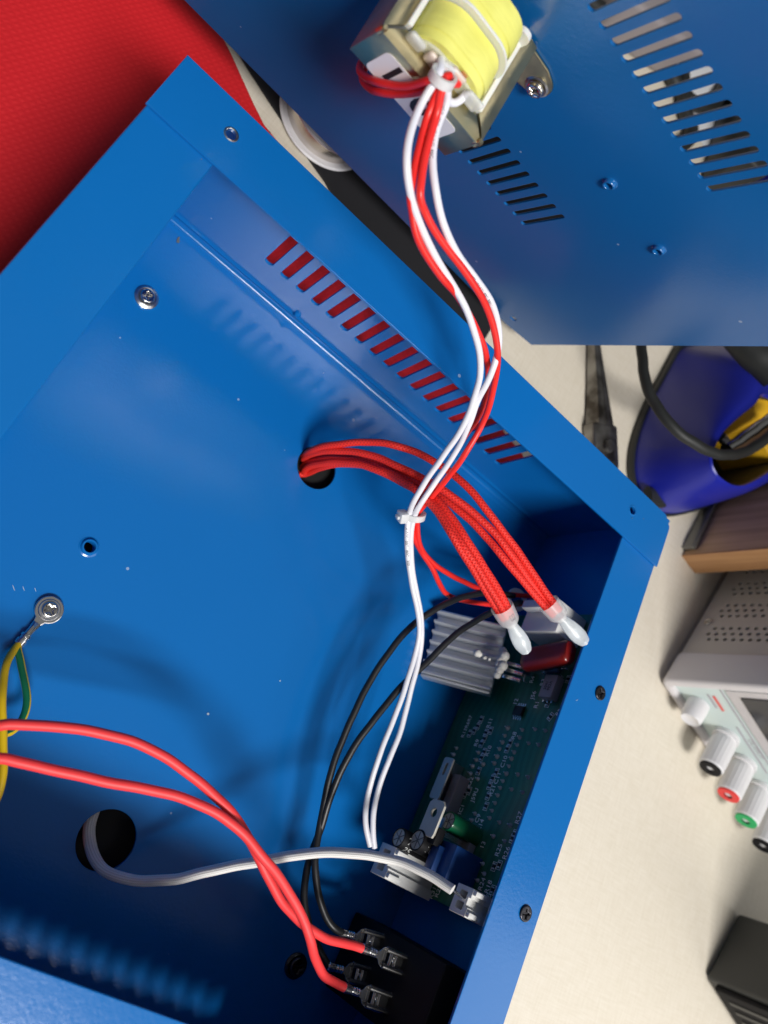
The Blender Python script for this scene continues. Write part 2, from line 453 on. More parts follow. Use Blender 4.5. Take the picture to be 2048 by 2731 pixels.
# rolled seam where floor meets slotted wall
prof = []
def seam(y0, sgn):
    pts = [(-.0062, .0001), (-.0047, .0001), (-.0042, .0003), (-.0038, .00035), (-.0033, .0002), (-.0027, .0003), (-.0019, .0010), (-.0016, .0022), (-.0017, .0034), (-.00195, .0038), (-.0019, .0042), (-.0015, .0046), (-.0014, .0060)]
    rings = [[(x, y0 + sgn * y, -H + z) for y, z in pts] for x in (.0016, LA - .0016)]
    t = MB(); bm = t.bm
    A = [bm.verts.new(p) for p in rings[0]]; B = [bm.verts.new(p) for p in rings[1]]
    for i in range(len(A) - 1): bm.faces.new((A[i], B[i], B[i + 1], A[i + 1]))
    bmesh.ops.recalc_face_normals(bm, faces=bm.faces[:])
    return t
seam(0, 1).build('bend_seam', 'blue_paint', case, smooth=80)
seam(-.252, -1).build('bend_seam', 'blue_paint', case, smooth=80)
wb = aty(c4(375, 565), -.0022)
b = MB(); b.lathe([(0, .0007), (.0008, .0006), (.0013, .0001), (.0016, -.0006)], 14); b.build('weld_spot', 'blue_paint', case, align(wb, (0, -1, .6)))
# rim flanges
hA = at((617, 358), 0); hB = at((1687, 1361), 0)
oA = [(0.0, 0.0), (0.0, -.0232), (LA, -.0232), (LA, -.0050), (LA - .0003, -.0035), (LA - .0044, 0.0)]
finish('rim_flange', plate(oA, [circ(hA.x, hA.y, .00185, 20), circ(hB.x, hB.y, .00175, 20)], .0012, .0003), 'blue_paint', case, T3(0, 0, -.0006))
b = MB(); b.box((LA - .0009, -.0228, -.0062), (LA + .0001, -.0052, -.0009), .0003); b.build('rim_lip', 'blue_paint', case)
finish('rim_flange', plate(rect(.0, -.2522, LA, -.2287), [], .0012, .0003), 'blue_paint', case, T3(0, 0, -.0006))
finish('rim_flange', plate(rect(.0003, -.2500, .0239, -.0190), [], .0012, .0005, 3), 'blue_paint', case, T3(0, 0, -.0020))
sc1 = at((1607, 1849.5), 0); sc2 = at((1408, 2439), 0)
finish('rim_flange', plate(rect(LA - .0223, -.2500, LA - .0003, -.0190), [circ(sc1.x, sc1.y, .0024, 20), circ(sc2.x, sc2.y, .0024, 20)], .0012, .0003), 'blue_paint', case, T3(0, 0, -.0020))
for p in (sc1, sc2):
    screw_parts(.0027, .0008, T3(p.x, p.y, -.00145), 'screw', 'dark_screw', case, spin=random.uniform(0, 90))
# drilled holes with scraped rims, bushing, floor screws
for p, r in ((hA, .00185), (hB, .00175)):
    b = MB(); b.lathe([(r - .0001, -.0012), (r - .0001, -.00005), (r + .0001, .0002), (r + .0004, .00012), (r + .0006, .00002)], 28); b.build('hole_rim', 'bare_steel' if p is hA else 'blue_paint', case, T3(p.x, p.y, 0))
b = MB(); b.lathe([(.0019, -.0035), (.0019, .0010), (.0021, .0013), (.0025, .0013), (.0028, .0010), (.0030, .0003), (.0036, .00005)], 32); b.build('bushing', 'blue_paint', case, T3(sm.x, sm.y, -H))
screw_parts(.0027, .0013, T3(s1.x, s1.y, -H + .0010), 'screw', 'shiny_screw', case, 35, .0045)
screw_parts(.0033, .0014, T3(s2.x, s2.y, -H + .0008), 'screw', 'dark_screw', case, 12, .0046, 'dark_screw')
# paint chip on the floor beside the seam
b = MB(); cp = at((475, 640), -H)
b.mesh(plate([(-.0004, -.0014), (.0006, -.0012), (.0007, -.0002), (.0002, .0004), (.0003, .0014), (-.0003, .0012), (-.0006, .0002)], [], .0003, .0001)); b.build('paint_chip', 'grey_steel', case, T3(cp.x, cp.y, -H + .0002) @ RZ(15))
# scuffs and chips where the photograph shows them
mat('bare_primer', (.42, .52, .62), .6)
for px, ln, wd, ang, zz, mm in ((cg(75, 348), .0022, .0002, -38, -H, 'bare_primer'), (cg(130, 352), .0018, .0002, -38, -H, 'bare_primer'), (cg(195, 358), .0014, .0002, -38, -H, 'bare_primer'), (cg(1150, 1045), .0010, .0009, 0, -H, 'bare_primer'), (cg(1548, 862), .0006, .0006, 0, -H, 'bare_primer'),
                                (c7(905, 1106), .0007, .0003, 60, 0, 'grey_steel'), (c7(968, 1108), .0006, .0003, 10, 0, 'grey_steel'), (c1(1165, 572), .0009, .0003, -20, 0, 'grey_steel'), (c1(870, 688), .0004, .0003, 0, -.0014, 'grey_steel'), (c4(512, 868), .0007, .0003, 70, -H, 'bare_primer'), (c4(310, 1270), .0007, .0002, 80, -H, 'bare_primer'), (c8(428, 660), .0012, .0002, 50, -.0014, 'bare_primer')):
    p = at(px, zz); finish('paint_scuff', plate(circ(0, 0, ln / 2, 10, wd / 2), [], .00012, .00003), mm, case, T3(p.x, p.y, zz + .00008) @ RZ(ang))
# heater body the case stands on (under the floor)
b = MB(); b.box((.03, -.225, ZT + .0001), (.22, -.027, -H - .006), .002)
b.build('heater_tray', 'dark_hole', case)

# ------------------------------------------------------------------ the cover panel with its transformer
LO = Vector((.0706, .0230, .0893)); LU = Vector((.1596, -.25, .955)); LV = Vector((.9843, .1139, -.1346)); LN = Vector((.0751, -.9615, -.2642))
LV.normalize(); LU = (LU - LV * LU.dot(LV)).normalized(); LN = LV.cross(LU)
ML = axes(LO, LV, LU, LN)
def lid(px, n=0):
    P = hit(px, LN, LN.dot(LO) + n); return Vector(((P - LO).dot(LV), (P - LO).dot(LU), n))
def tl(v, u, n): return ML @ Vector((v, u, n))
cover = empty('cover_panel', (0, 0, 0), 'loose blue cover panel with vent slots standing behind the open case', 'panel', M=ML @ T3(.02, -.145, 0))
p1, p2, p3 = lid((1627, 487.5)), lid((1758, 664)), lid((1369, 850))
PT = .0077 * .7
sl = [rrect(0, i * PT - .00115, .0211, i * PT + .00115, .0011, 4) for i in range(-6, 13)]
sl = [[(y, x) for x, y in s][::-1] for s in sl]
s0 = .0388 * .7
sl += [[(y, x) for x, y in rrect(-.0807, s0 + i * PT - .0010, -.0588, s0 + i * PT + .0010, .0009, 4)][::-1] for i in range(-8, 8)]
v_end, u_e = .1438, -.1455
outl = [(-.106, u_e), (.1255, u_e), (v_end, -.1300), (v_end, .106), (-.106, .106)]
# chamfered corner as seen
ca, cbv = lid((1350, 863)), lid((1401.5, 920))
outl = [(-.106, u_e), (ca.x, u_e), (v_end, u_e + .0035), (v_end, .106), (-.106, .106)]
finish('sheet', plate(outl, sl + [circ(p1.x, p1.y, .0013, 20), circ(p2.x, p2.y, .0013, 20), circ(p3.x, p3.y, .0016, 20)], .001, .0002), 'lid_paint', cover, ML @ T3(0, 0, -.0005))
for p in (p1, p2):
    b = MB(); b.lathe([(.0013, -.001), (.0013, .0012), (.0015, .0015), (.0019, .0015), (.0022, .0011), (.0023, .0002), (.0027, 0)], 28); b.build('bushing', 'lid_paint', cover, ML @ T3(p.x, p.y, 0))

tr = empty('transformer', (0, 0, 0), 'small mains transformer with yellow taped coil in a gold zinc steel frame', 'transformer', M=ML @ T3(-.017, -.0305, 0))
v0, v1, u0, u1, hh = -.0352, .0032, -.0212, -.0364, .0342
b = MB()
b.box((v0, u1, hh - .001), (v1, u0, hh), .0003); b.box((v0, u1, .0002), (v0 + .001, u0, hh - .0006), .0003); b.box((v1 - .001, u1, .0002), (v1, u0, hh - .0006), .0003)
b.build('frame', 'zinc_gold', tr, ML)
def strip(name, quad, z, bow=.0004):            # folded frame edge, quad in (v, n), plane u=z; slightly bowed sheet
    (a, b_, c_, d_) = [Vector(q) for q in quad]; n = 6
    bm = MB(); front, back = [], []
    rings = []
    for i in range(n + 1):
        t = i / n; A = a.lerp(d_, t); B = b_.lerp(c_, t); k = math.sin(math.pi * t) * bow + (.0006 * (1 - t) if t > .9 else 0)
        rings.append([(A.x, z + k, A.y), (B.x, z + k, B.y), (B.x, z + k - .0007, B.y), (A.x, z + k - .0007, A.y)])
    bm.loft(rings); return bm.build(name, 'zinc_gold', tr, ML, 50)
w5 = .0054
strip('frame_edge', [(v0 - .0002, hh + .0002), (v1 + .0002, hh + .0002), (v1 - w5, hh - w5), (v0 + w5, hh - w5)], u0 + .0003)
strip('frame_edge', [(v1 + .0002, .0008), (v1 + .0002, hh - .0010), (v1 - w5 + .0008, hh - w5 - .0006), (v1 - w5 + .0008, .0008)], u0 + .0003)
strip('frame_edge', [(v0 - .0002, .0008), (v0 - .0002, hh - .0010), (v0 + w5 - .0008, hh - w5 - .0006), (v0 + w5 - .0008, .0008)], u0 + .0003)
for vv, s_ in ((v0, -1), (v1, 1)):              # rolled corners of the frame
    b = MB(); b.lathe([(.0007, 0), (.0010, .0003), (.0010, .0030), (.0006, .0036), (0, .0036)], 12)
    b.build('frame_corner', 'zinc_gold', tr, ML @ T3(vv - s_ * .0004, u0 - .0022, hh - .0006) @ RX(-90))
b = MB(); b.box((v0 + .0012, u1 + .0008, .0006), (v1 - .0012, u0 - .0008, hh - .0012)); b.build('core', 'core_steel', tr, ML)
for vv, s_ in ((v0, -1), (v1, 1)):              # mounting ears
    um = (u0 + u1) / 2
    xs = [0, .0105 * s_]; o = [(0, -.0066), (.0085, -.0062)] + [(.0102 + .0052 * math.cos(t), .0052 * math.sin(t)) for t in [math.radians(a) for a in range(-75, 76, 15)]] + [(.0085, .0062), (0, .0066)]
    o = [(x * s_, y) for x, y in o]
    if s_ < 0: o = o[::-1]
    finish('mounting_ear', plate(o, [], .0009, .0003), 'zinc_gold', tr, ML @ T3(vv - s_ * .0008, um, .0006))
    b = MB(); b.box((0, -.0066, 0), (.0012 * -s_, .0066, .004), .0003)
    b.build('ear_bend', 'zinc_gold', tr, ML @ T3(vv + s_ * .0006, um, .0004))
    screw_parts(.0027, .0018, ML @ T3(vv + s_ * .0107, um - .0008, .0012), 'screw', 'shiny_screw', tr, 20, .0040)
vm, um = (v0 + v1) / 2, (u0 + u1) / 2
def rr3(hv, hu, r, n): return [(vm + x, um + max(y, -.0115), n) for x, y in rrect(-hv, -hu, hv, hu, r, 8)]
def winding(n0, n1, hv, hu):
    rings = []
    for k in range(7):
        t = k / 6; q = 1 + .025 * math.sin(math.pi * t); rings.append(rr3(hv * q, hu * q, .0088, n0 + (n1 - n0) * t))
    b = MB(); b.loft(rings); return b.build('winding', 'yellow_tape', tr, ML, 50)
winding(.0178, .0288, .0122, .0152); winding(.0062, .0168, .0126, .0160)
for n0, n1, hv, hu in ((.0180, .0262, .01235, .01535), (.0064, .0140, .01275, .01615)):      # overlapping last layer of tape
    b = MB(); b.loft([rr3(hv * q, hu * q, .0088, n0 + (n1 - n0) * t) for t, q in ((0, 1.012), (.35, 1.024), (.7, 1.026), (1, 1.018))], cap=False); b.build('tape_layer', 'yellow_tape', tr, ML, 50)
b = MB(); b.loft([rr3(.0136, .0176, .0098, .0169), rr3(.0137, .0177, .0098, .0173), rr3(.0136, .0176, .0098, .0177)]); b.build('bobbin_divider', 'bobbin_white', tr, ML)
b = MB(); b.loft([rr3(.0122, .0130, .0080, .0286), rr3(.0120, .0128, .0080, .0295)]); b.build('bobbin_flange', 'nylon_clear', tr, ML)
b = MB(); b.loft([rr3(.0130, .0090, .0030, .0040), rr3(.0130, .0090, .0030, .0055)]); b.build('bobbin_flange', 'bobbin_white', tr, ML)
for i in range(5):
    v = vm - .0100 + i * .0044
    b = MB(); b.box((v - .0008, um + .0080, .0034), (v + .0008, um + .0122, .0050), .0005); b.build('bobbin_pin', 'bobbin_white', tr, ML)
b = MB(); b.loft([[(vm + .0120 + x, um + .0060 + y, z) for x, y in rrect(-.002, -.005, .0030, .0065, .0022, 6)] for z in (.0036, .0052)]); b.build('bobbin_tab', 'bobbin_white', tr, ML)
b = MB(); b.box((v1 - w5 - .0007, u0 - .004, .002), (v1 - w5 + .0009, u0 + .0012, hh - w5 - .001), .0004); b.build('bobbin_liner', 'bobbin_white', tr, ML)
b = MB(); b.box((v0 + w5 - .0009, u0 - .004, .002), (v0 + w5 + .0007, u0 + .0012, hh - w5 - .001), .0004); b.build('bobbin_liner', 'bobbin_white', tr, ML)
# terminal carriers at the lead side, copper ends
for dv, du, sz, mm in ((-.0108, .0070, .0036, 'nylon_clear'), (-.0046, .0078, .0034, 'bobbin_tan'), (.0014, .0105, .0036, 'bobbin_tan'), (.0092, .0090, .0040, 'nylon_clear')):
    b = MB(); b.box((vm + dv - sz * .75, um + du, .0292), (vm + dv + sz * .75, um + du + sz * 1.25, .0310), .0010, 3); b.build('lead_carrier', mm, tr, ML)
for k in range(4):
    wire('copper_end', [tl(vm + .0012 + k * .0005, um + .0128, .0310), tl(vm + .0014 + k * .0005, um + .0142, .0306), tl(vm + .0016 + k * .0005, um + .0152, .0292)], .00022, 'copper', tr, 6)
# paper label
finish('label', plate(rrect(-.0150, -.0068, .0120, .0050, .0018), [], .00012, .00003), 'label_white', tr, ML @ T3(vm + .0012, um - .0004, hh + .00008))
finish('label_digits', text_mesh('110', .0112, off=.00025), 'ink_black', tr, ML @ T3(vm - .0028, um - .0008, hh + .0002))

# ------------------------------------------------------------------ leads of the transformer
def P(seq): return [at(px, z) if not isinstance(px, Vector) else px for px, z in seq]
def zs(pts, keys):
    """heights along a list of pixels: keys = (index, z) interpolated"""
    out = []
    for i, p in enumerate(pts):
        for (a, za), (b_, zb) in zip(keys, keys[1:]):
            if a <= i <= b_:
                t = (i - a) / (b_ - a); out.append(at(p, za + (zb - za) * t)); break
    return out
tie0 = tl(-.0180, -.0142, .0345)
HT = -.022
lead_grp = 'insulated leads from the transformer'
RW = .00106
wl = [dd(*p) for p in ((940, 190), (912, 222), (888, 280), (878, 350), (890, 435), (921, 515), (962, 590), (1003, 660), (1029, 730), (1038, 795), (1026, 855), (1000, 920), (958, 985), (917, 1042), (893, 1085), (884, 1112), (879, 1155), (881, 1205), (892, 1270), (905, 1340), (902, 1395), (880, 1470), (850, 1555), (815, 1645), (794, 1720), (790, 1780), (800, 1828))]
zk = [(0, .066), (3, .060), (6, .046), (9, .030), (11, .012), (13, -.010), (15, HT), (18, -.030), (20, -.036), (24, -.046), (26, -.046)]
wr = [dd(*p) for p in ((975, 195), (965, 225), (945, 270), (935, 330), (941, 415), (958, 485), (987, 545), (1025, 600), (1060, 650), (1076, 700), (1077, 752), (1059, 812), (1033, 862), (1012, 920), (985, 975), (943, 1038), (908, 1090), (892, 1122), (887, 1165), (891, 1230), (900, 1285), (910, 1340), (909, 1400), (890, 1480), (868, 1570), (833, 1660), (810, 1735), (805, 1790), (809, 1832))]
zk2 = [(0, .066), (4, .058), (8, .042), (11, .028), (13, .012), (15, -.010), (17, HT), (20, -.031), (22, -.037), (26, -.047), (28, -.047)]
stub = [tl(vm - .0040, um + .0125, .0300), tl(vm - .0036, um + .0140, .0330), tie0 + LV * -.0012]
o, path_wl = wire('wire', stub + zs(wl, zk)[1:], RW, 'white_pvc'); tag(o, 'white transformer lead on the left of the bundle below the yellow coil', 'wire', lead_grp)
stub2 = [tl(vm + .0072, um + .0110, .0290), tl(vm + .0068, um + .0095, .0330), tl(vm + .0030, um + .0105, .0350), tie0 + LV * .0020 + LN * .0008]
o, path_wr = wire('wire', stub2 + zs(wr, zk2)[1:], RW, 'white_pvc'); tag(o, 'white transformer lead on the right of the bundle below the yellow coil', 'wire', lead_grp)
rl = [dd(955, 195), dd(925, 250), dd(903, 330)] + [c4(*p) for p in ((962, -60), (975, 20), (990, 130), (1045, 250), (1130, 375), (1220, 480), (1300, 620), (1350, 750), (1372, 860), (1362, 950), (1330, 1075), (1245, 1205), (1130, 1385), (1030, 1500), (980, 1590))] + [c5(*p) for p in ((275, 350), (278, 420), (320, 500), (375, 585), (410, 660), (440, 705), (490, 732), (580, 748), (700, 762), (830, 752), (900, 735))]
zk3 = [(0, .064), (3, .056), (7, .046), (10, .030), (12, .016), (14, .0), (16, -.016), (17, HT), (20, -.034), (24, -.048), (28, -.046)]
o, _ = wire('wire', [tl(vm + .001, um + .013, .031), tie0 + LV * .0004 - LN * .0008] + zs(rl, zk3)[1:], RW, 'red_pvc'); tag(o, 'red transformer lead passing behind the left white lead', 'wire', lead_grp)
rr_ = [dd(965, 195), dd(945, 245), dd(922, 320)] + [c4(*p) for p in ((1012, -60), (1035, 10), (1085, 120), (1180, 250), (1290, 400), (1370, 540), (1408, 680), (1418, 800), (1408, 900), (1380, 1020), (1335, 1140), (1245, 1300), (1160, 1410), (1075, 1515), (1005, 1595))] + [c5(*p) for p in ((300, 350), (302, 430), (330, 505), (395, 570), (490, 628), (600, 680), (690, 700), (800, 715), (880, 720))]
zk4 = [(0, .066), (3, .058), (7, .047), (10, .031), (12, .017), (14, .002), (16, -.015), (17, HT), (20, -.034), (23, -.044), (26, -.044)]
o, _ = wire('wire', [tl(vm + .003, um + .013, .031), tie0 + LV * .0011 + LN * .0014] + zs(rr_, zk4)[1:], RW, 'red_pvc'); tag(o, 'red transformer lead beside the right white lead', 'wire', lead_grp)
# two dark red primary leads looped past the label
for k, (dz, q) in enumerate(((0, ((700, 585), (560, 625), (420, 630), (290, 605), (190, 560), (160, 500), (190, 440))), (.002, ((690, 650), (560, 688), (430, 695), (310, 680), (225, 640), (180, 580), (200, 500))))):
    pts = [tl(*lid(ct(*p), hh + .0025 - (i > 3) * .004 * (i - 3))) for i, p in enumerate(q)]
    o, _ = wire('wire', [tie0 + LV * (.001 + k * .001) + LN * .0002] + pts, .00105, 'dark_red_pvc')
    tag(o, ('upper' if k == 0 else 'lower') + ' of the two dark red leads looped across the transformer label', 'wire', 'dark red leads looped past the transformer')
def wire_text(path, r, txt, s0, size, facing, name='printed_marking', m='ink_black', parent=None):
    me = text_mesh(txt, size, 'LEFT', 0)
    fr = frames(path); cum = [0]
    for a, b_ in zip(path, path[1:]): cum.append(cum[-1] + (b_ - a).length)
    for v in me.vertices:
        s = s0 + v.co.x; i = 0
        while i < len(cum) - 2 and cum[i + 1] < s: i += 1
        t = (s - cum[i]) / max(1e-9, cum[i + 1] - cum[i]); p = path[i].lerp(path[i + 1], t)
        tn = fr[i][0]; f0 = (CAM - p); f0 = (f0 - tn * f0.dot(tn)).normalized(); sd = tn.cross(f0)
        th = -(v.co.y) / r + facing
        v.co = p + (f0 * math.cos(th) + sd * math.sin(th)) * (r + .00003)
    return finish(name, me, m, parent)
def arclen_at(path, target):
    best, bi = 1e9, 0; cum = 0; s_b = 0
    for i in range(1, len(path)):
        cum += (path[i] - path[i - 1]).length
        d = (path[i] - target).length
        if d < best: best, s_b = d, cum
    return s_b
wlo = [o for o in COL.objects if o.get('label', '').startswith('white transformer lead on the left')][0]
wro = [o for o in COL.objects if o.get('label', '').startswith('white transformer lead on the right')][0]
wire_text(path_wl, RW, 'AWM 1007   80C   300V', arclen_at(path_wl, at(dd(881, 1140), -.026)), .0015, .2, parent=wlo)
wire_text(path_wr, RW, 'AWM 1007  18AWG  80C  300V', arclen_at(path_wr, at(dd(985, 545), .045)), .0013, .5, parent=wro)
wire_text(path_wr, RW, 'AWM 1007  18AWG  80C', arclen_at(path_wr, at(dd(962, 230), .065)), .0013, .3, parent=wro)

# cable ties
def tie(loc, axis, R_, label, head_dir, flat=1.0):
    t = empty('cable_tie', loc, label, 'cable tie', 'white nylon cable ties')
    Mx = align(loc, axis, head_dir)
    ring = [Vector((R_ * math.cos(a), R_ * flat * math.sin(a), 0)) for a in [2 * math.pi * i / 40 for i in range(40)]]
    b = MB(); rings = []
    for p in ring:
        d = p.normalized(); rings.append([p + d * .0005 + Vector((0, 0, .0012)), p + d * .0005 - Vector((0, 0, .0012)), p - d * .0004 - Vector((0, 0, .0012)), p - d * .0004 + Vector((0, 0, .0012))])
    b.loft(rings + [rings[0]], cap=False); b.build('strap', 'nylon', t, Mx, 30)
    b = MB(); b.box((R_, -.0021, -.0020), (R_ + .0034, .0021, .0020), .0005); b.build('head', 'nylon', t, Mx)
    b = MB(); b.box((R_ + .003, -.0011, -.0006), (R_ + .0043, .0011, .0006), .0002); b.build('tail', 'nylon', t, Mx)
    return t
tA = at(dd(897, 1114), HT)
dirA = (at(dd(884, 1160), -.026) - at(dd(905, 1075), -.016)).normalized()
tie(tA, dirA, .0036, 'white nylon cable tie round the wire bundle above the case floor', (at(dd(840, 1108), HT) - tA), .75)
tie(tie0, (at(dd(935, 205), .0645) - tie0).normalized(), .0034, 'white nylon cable tie on the leads at the transformer', -LN, .9)

# ------------------------------------------------------------------ braided heater leads and crimp caps
RB = .00140
def crimp(mouth, neck, end, label, xh, mark=None):
    e = empty('crimp_cap', mouth, label, 'crimp cap', 'translucent crimp caps on the heater leads')
    d1, d2 = (neck - mouth), (end - neck); L1, L2 = d1.length, d2.length; d1.normalize(); d2.normalize()
    prof = [(.0042, 0), (.0040, L1 * .45), (.0038, L1 * .80), (.0034, L1 * .92), (.0024, L1 * 1.08), (.0019, L1 * 1.2)]
    M1 = align(mouth, d1, xh)
    b = MB(); b.lathe(prof, 32, M1); b.build('sleeve', 'nylon_sleeve', e)
    rings = []; F = align(neck, d2, xh).to_3x3()
    for t, a, c_ in ((.0, .0019, .0020), (.08, .0020, .0020), (.2, .0023, .0017), (.38, .0028, .0012), (.60, .0031, .0010), (.78, .0030, .0013), (.90, .0025, .0019), (.96, .0022, .0020), (.985, .0020, .0018), (1.0, .0014, .0013)):
        ctr = neck + d2 * (t * L2)
        rings.append([tuple(ctr + F @ Vector((a * math.cos(q), c_ * math.sin(q), 0))) for q in [2 * math.pi * i / 24 for i in range(24)]])
    b = MB(); b.loft(rings); b.build('barrel', 'nylon_barrel', e, smooth=60)
    b = MB(); b.lathe([(0, 0), (.0005, 0), (.0006, .0006), (0, .0008)], 10, align(end + d2 * .0001, d2, xh)); b.build('nub', 'nylon', e)
    b = MB(); b.loft([[tuple(neck + d2 * (L2 * t) + F @ Vector((a * math.cos(q), c_ * math.sin(q), 0))) for q in [2 * math.pi * i / 14 for i in range(14)]] for t, a, c_ in ((.02, .0015, .0015), (.22, .0016, .0012), (.45, .0020, .0007), (.5, .0018, .0006))]); b.build('metal_ferrule', 'tinned', e)
    if mark: wire_text([mouth + d1 * (L1 * k / 8) for k in range(9)], .0041, mark, L1 * .30, .0030, -.35, 'moulded_mark', 'grey_plastic', e)
    return e
ZC = -.003
mL, nL, tLp = at(ch(790, 225), ZC), at(ch(868, 370), ZC - .001), at(ch(1010, 625), ZC - .002)
mR, nR, tRp = at(ch(1203, 195), ZC + .002), at(ch(1308, 318), ZC + .003), at(ch(1530, 545), ZC + .005)
vy = -ray((1400, 1700)).normalized()
for mo, ne, te, lb in ((mL, nL, tLp, 'crimp cap on the left trio of red braided leads, over the heat sink'), (mR, nR, tRp, 'crimp cap on the right trio of red braided leads, touching the front rim')):
    d1, d2 = (ne - mo).normalized(), (te - ne).normalized()
    crimp(mo, ne, te, lb, d2.cross(vy), 'E3' if mo is mL else None)
hz = [(0, -.090), (1, -.076), (2, -.062), (3, -.050), (4, -.040), (5, -.032), (7, -.022), (10, -.010), (20, -.006)]
def heater_lead(pts, zoff, mouth, d, off, label, st=0):
    h0 = Vector((hole1[0] - .004 + off[0], hole1[1] + off[1], -.0785))
    P3 = [h0]
    for i, p in enumerate(pts):
        for (a, za), (b_, zb) in zip(hz, hz[1:]):
            if a <= i + 1 <= b_: z = za + (zb - za) * (i + 1 - a) / (b_ - a); break
        t = max(0, (i - len(pts) + 5) / 5); z = (z + zoff) * (1 - t) + t * (ZC + .001)
        P3.append(at(p, z))
    P3 += [mouth - d * .002 + off[2], mouth + d * .005 + off[2] * .8]
    o, pth = wire('braided_wire', P3, RB, 'red_braid', n=16)
    tag(o, label, 'wire', 'red braided heater leads')
    return pth
dL, dR = (nL - mL).normalized(), (nR - mR).normalized()
sL, sR = dL.cross(vy).normalized(), dR.cross(vy).normalized()
C4 = lambda *q: [c4(*p) for p in q]
heater_lead(C4((405, 1305), (470, 1262), (600, 1238), (750, 1226), (870, 1242), (1000, 1284), (1100, 1335), (1200, 1405), (1300, 1505), (1400, 1630), (1490, 1750)), 0, mR, dR, (0, .0050, -sR * .0017 + vy * .0006), 'uppermost red braided lead leaving the floor hole, arching to the right crimp cap')
heater_lead(C4((410, 1312), (500, 1275), (640, 1276), (780, 1303), (900, 1352), (1000, 1402), (1130, 1475), (1270, 1575), (1390, 1690), (1480, 1800)), .002, mR, dR, (.001, .0020, sR * .0005 - vy * .0012), 'second red braided lead from the top, running to the right crimp cap')
heater_lead(C4((412, 1338), (520, 1303), (650, 1312), (780, 1338), (900, 1388), (1010, 1440), (1140, 1520), (1260, 1620), (1370, 1735), (1450, 1830)), -.002, mR, dR, (.003, .0005, sR * .0019 + vy * .0008), 'red braided lead on the lower side of the right crimp cap')
heater_lead(C4((415, 1345), (530, 1318), (660, 1325), (800, 1362), (930, 1420), (1040, 1470), (1120, 1545), (1200, 1650), (1280, 1770)), .001, mL, dL, (.001, -.0015, -sL * .0018 + vy * .0006), 'red braided lead on the upper side of the left crimp cap')
heater_lead(C4((420, 1365), (540, 1332), (670, 1338), (800, 1378), (930, 1440), (1030, 1500), (1110, 1580), (1190, 1690), (1260, 1800)), .003, mL, dL, (.003, -.0030, sL * .0002 + vy * .0016), 'middle red braided lead entering the left crimp cap')
heater_lead(C4((425, 1392), (520, 1352), (640, 1342), (760, 1356), (860, 1392), (960, 1455), (1060, 1540), (1140, 1640), (1210, 1760)), -.001, mL, dL, (.001, -.0045, sL * .0019 - vy * .0004), 'lowest red braided lead, nearest the rim of the floor hole')

# ------------------------------------------------------------------ circuit board
XB = .2365
pcb = empty('circuit_board', (XB, -.10, -.069), 'dark green circuit board standing upright behind the front rim', 'circuit board')
BY0, BY1, BZ0, BZ1 = -.1752, -.0535, -.0700, -.0035
b = MB(); b.box((XB, BY0, BZ0), (XB + .0016, BY1, BZ1), .0002); b.build('board', 'pcb_green', pcb)
for y in (BY0 + .006, BY1 - .006):
    for z in (BZ0 + .006, BZ1 - .006):
        b = MB(); b.lathe([(.003, 0), (.003, LA - .0016 - XB - .0018)], 12); b.build('standoff', 'bare_steel', pcb, align((XB + .0017, y, z), (1, 0, 0)))
TX = lambda p, rot=0: axes(p, (0, 1, 0), (0, 0, -1), (-1, 0, 0)) @ RZ(rot)
def silk(txt, x, y, size=.0029, rot=0):
    p = atx(c6(x, y), XB - .0001); finish('silkscreen_text', text_mesh(txt, size), 'silkscreen', pcb, TX(p, rot))
for t in (('R13R6R7', 752, 478, .0027), ('R11', 908, 455), ('R9', 820, 590), ('R10', 900, 645), ('R8', 1074, 540), ('C10', 1006, 718), ('J59U', 806, 945), ('IC1', 716, 1042), ('R28', 672, 1010), ('R21', 926, 915), ('C11', 962, 830), ('R22', 775, 860), ('C9', 828, 1104), ('R14', 846, 1150), ('R27', 1106, 1100), ('R25', 970, 1320), ('R26', 1022, 1340), ('13', 862, 1285), ('R24', 855, 1552), ('R18', 900, 1570), ('R2', 1376, 385, .0026, -25), ('R1', 1228, 330), ('J56', 1206, 265), ('R4', 1198, 160), ('R3', 1270, 178), ('12', 1086, 310), ('40', 962, 1590), ('16', 668, 1520), ('R31', 522, 1610), ('R23', 560, 1600)): silk(*t)
joints = [(1030, 488), (1128, 500), (1215, 495), (1285, 505), (1010, 540), (1110, 552), (993, 585), (1092, 602), (1172, 592), (1240, 602), (973, 630), (1073, 652), (957, 682), (1055, 697), (830, 655), (815, 705), (938, 728), (1037, 747), (790, 748), (862, 735), (775, 798), (1020, 798), (1098, 805), (1168, 822), (757, 843), (825, 835), (995, 848), (978, 895), (1055, 905), (1130, 925), (960, 945), (942, 998), (922, 1050), (905, 1100), (805, 1070), (785, 1115), (972, 1130), (1045, 1150), (930, 1225), (1008, 1258), (858, 1412), (868, 1480), (822, 1525), (680, 625), (660, 668), (640, 712)]
b = MB(); b.lathe([(.0009, 0), (.00075, .0005), (.0003, .0010), (.00025, .0016), (0, .0017)], 10)
jm = bpy.data.meshes.new('joint'); b.bm.to_mesh(jm); b.bm.free()
for q in joints:
    p = atx(c6(*q), XB - .0004)
    finish('solder_joint', jm, 'solder', pcb, align((XB, p.y, p.z), (-1, 0, 0)) @ Matrix.Scale(random.uniform(.85, 1.15), 4))
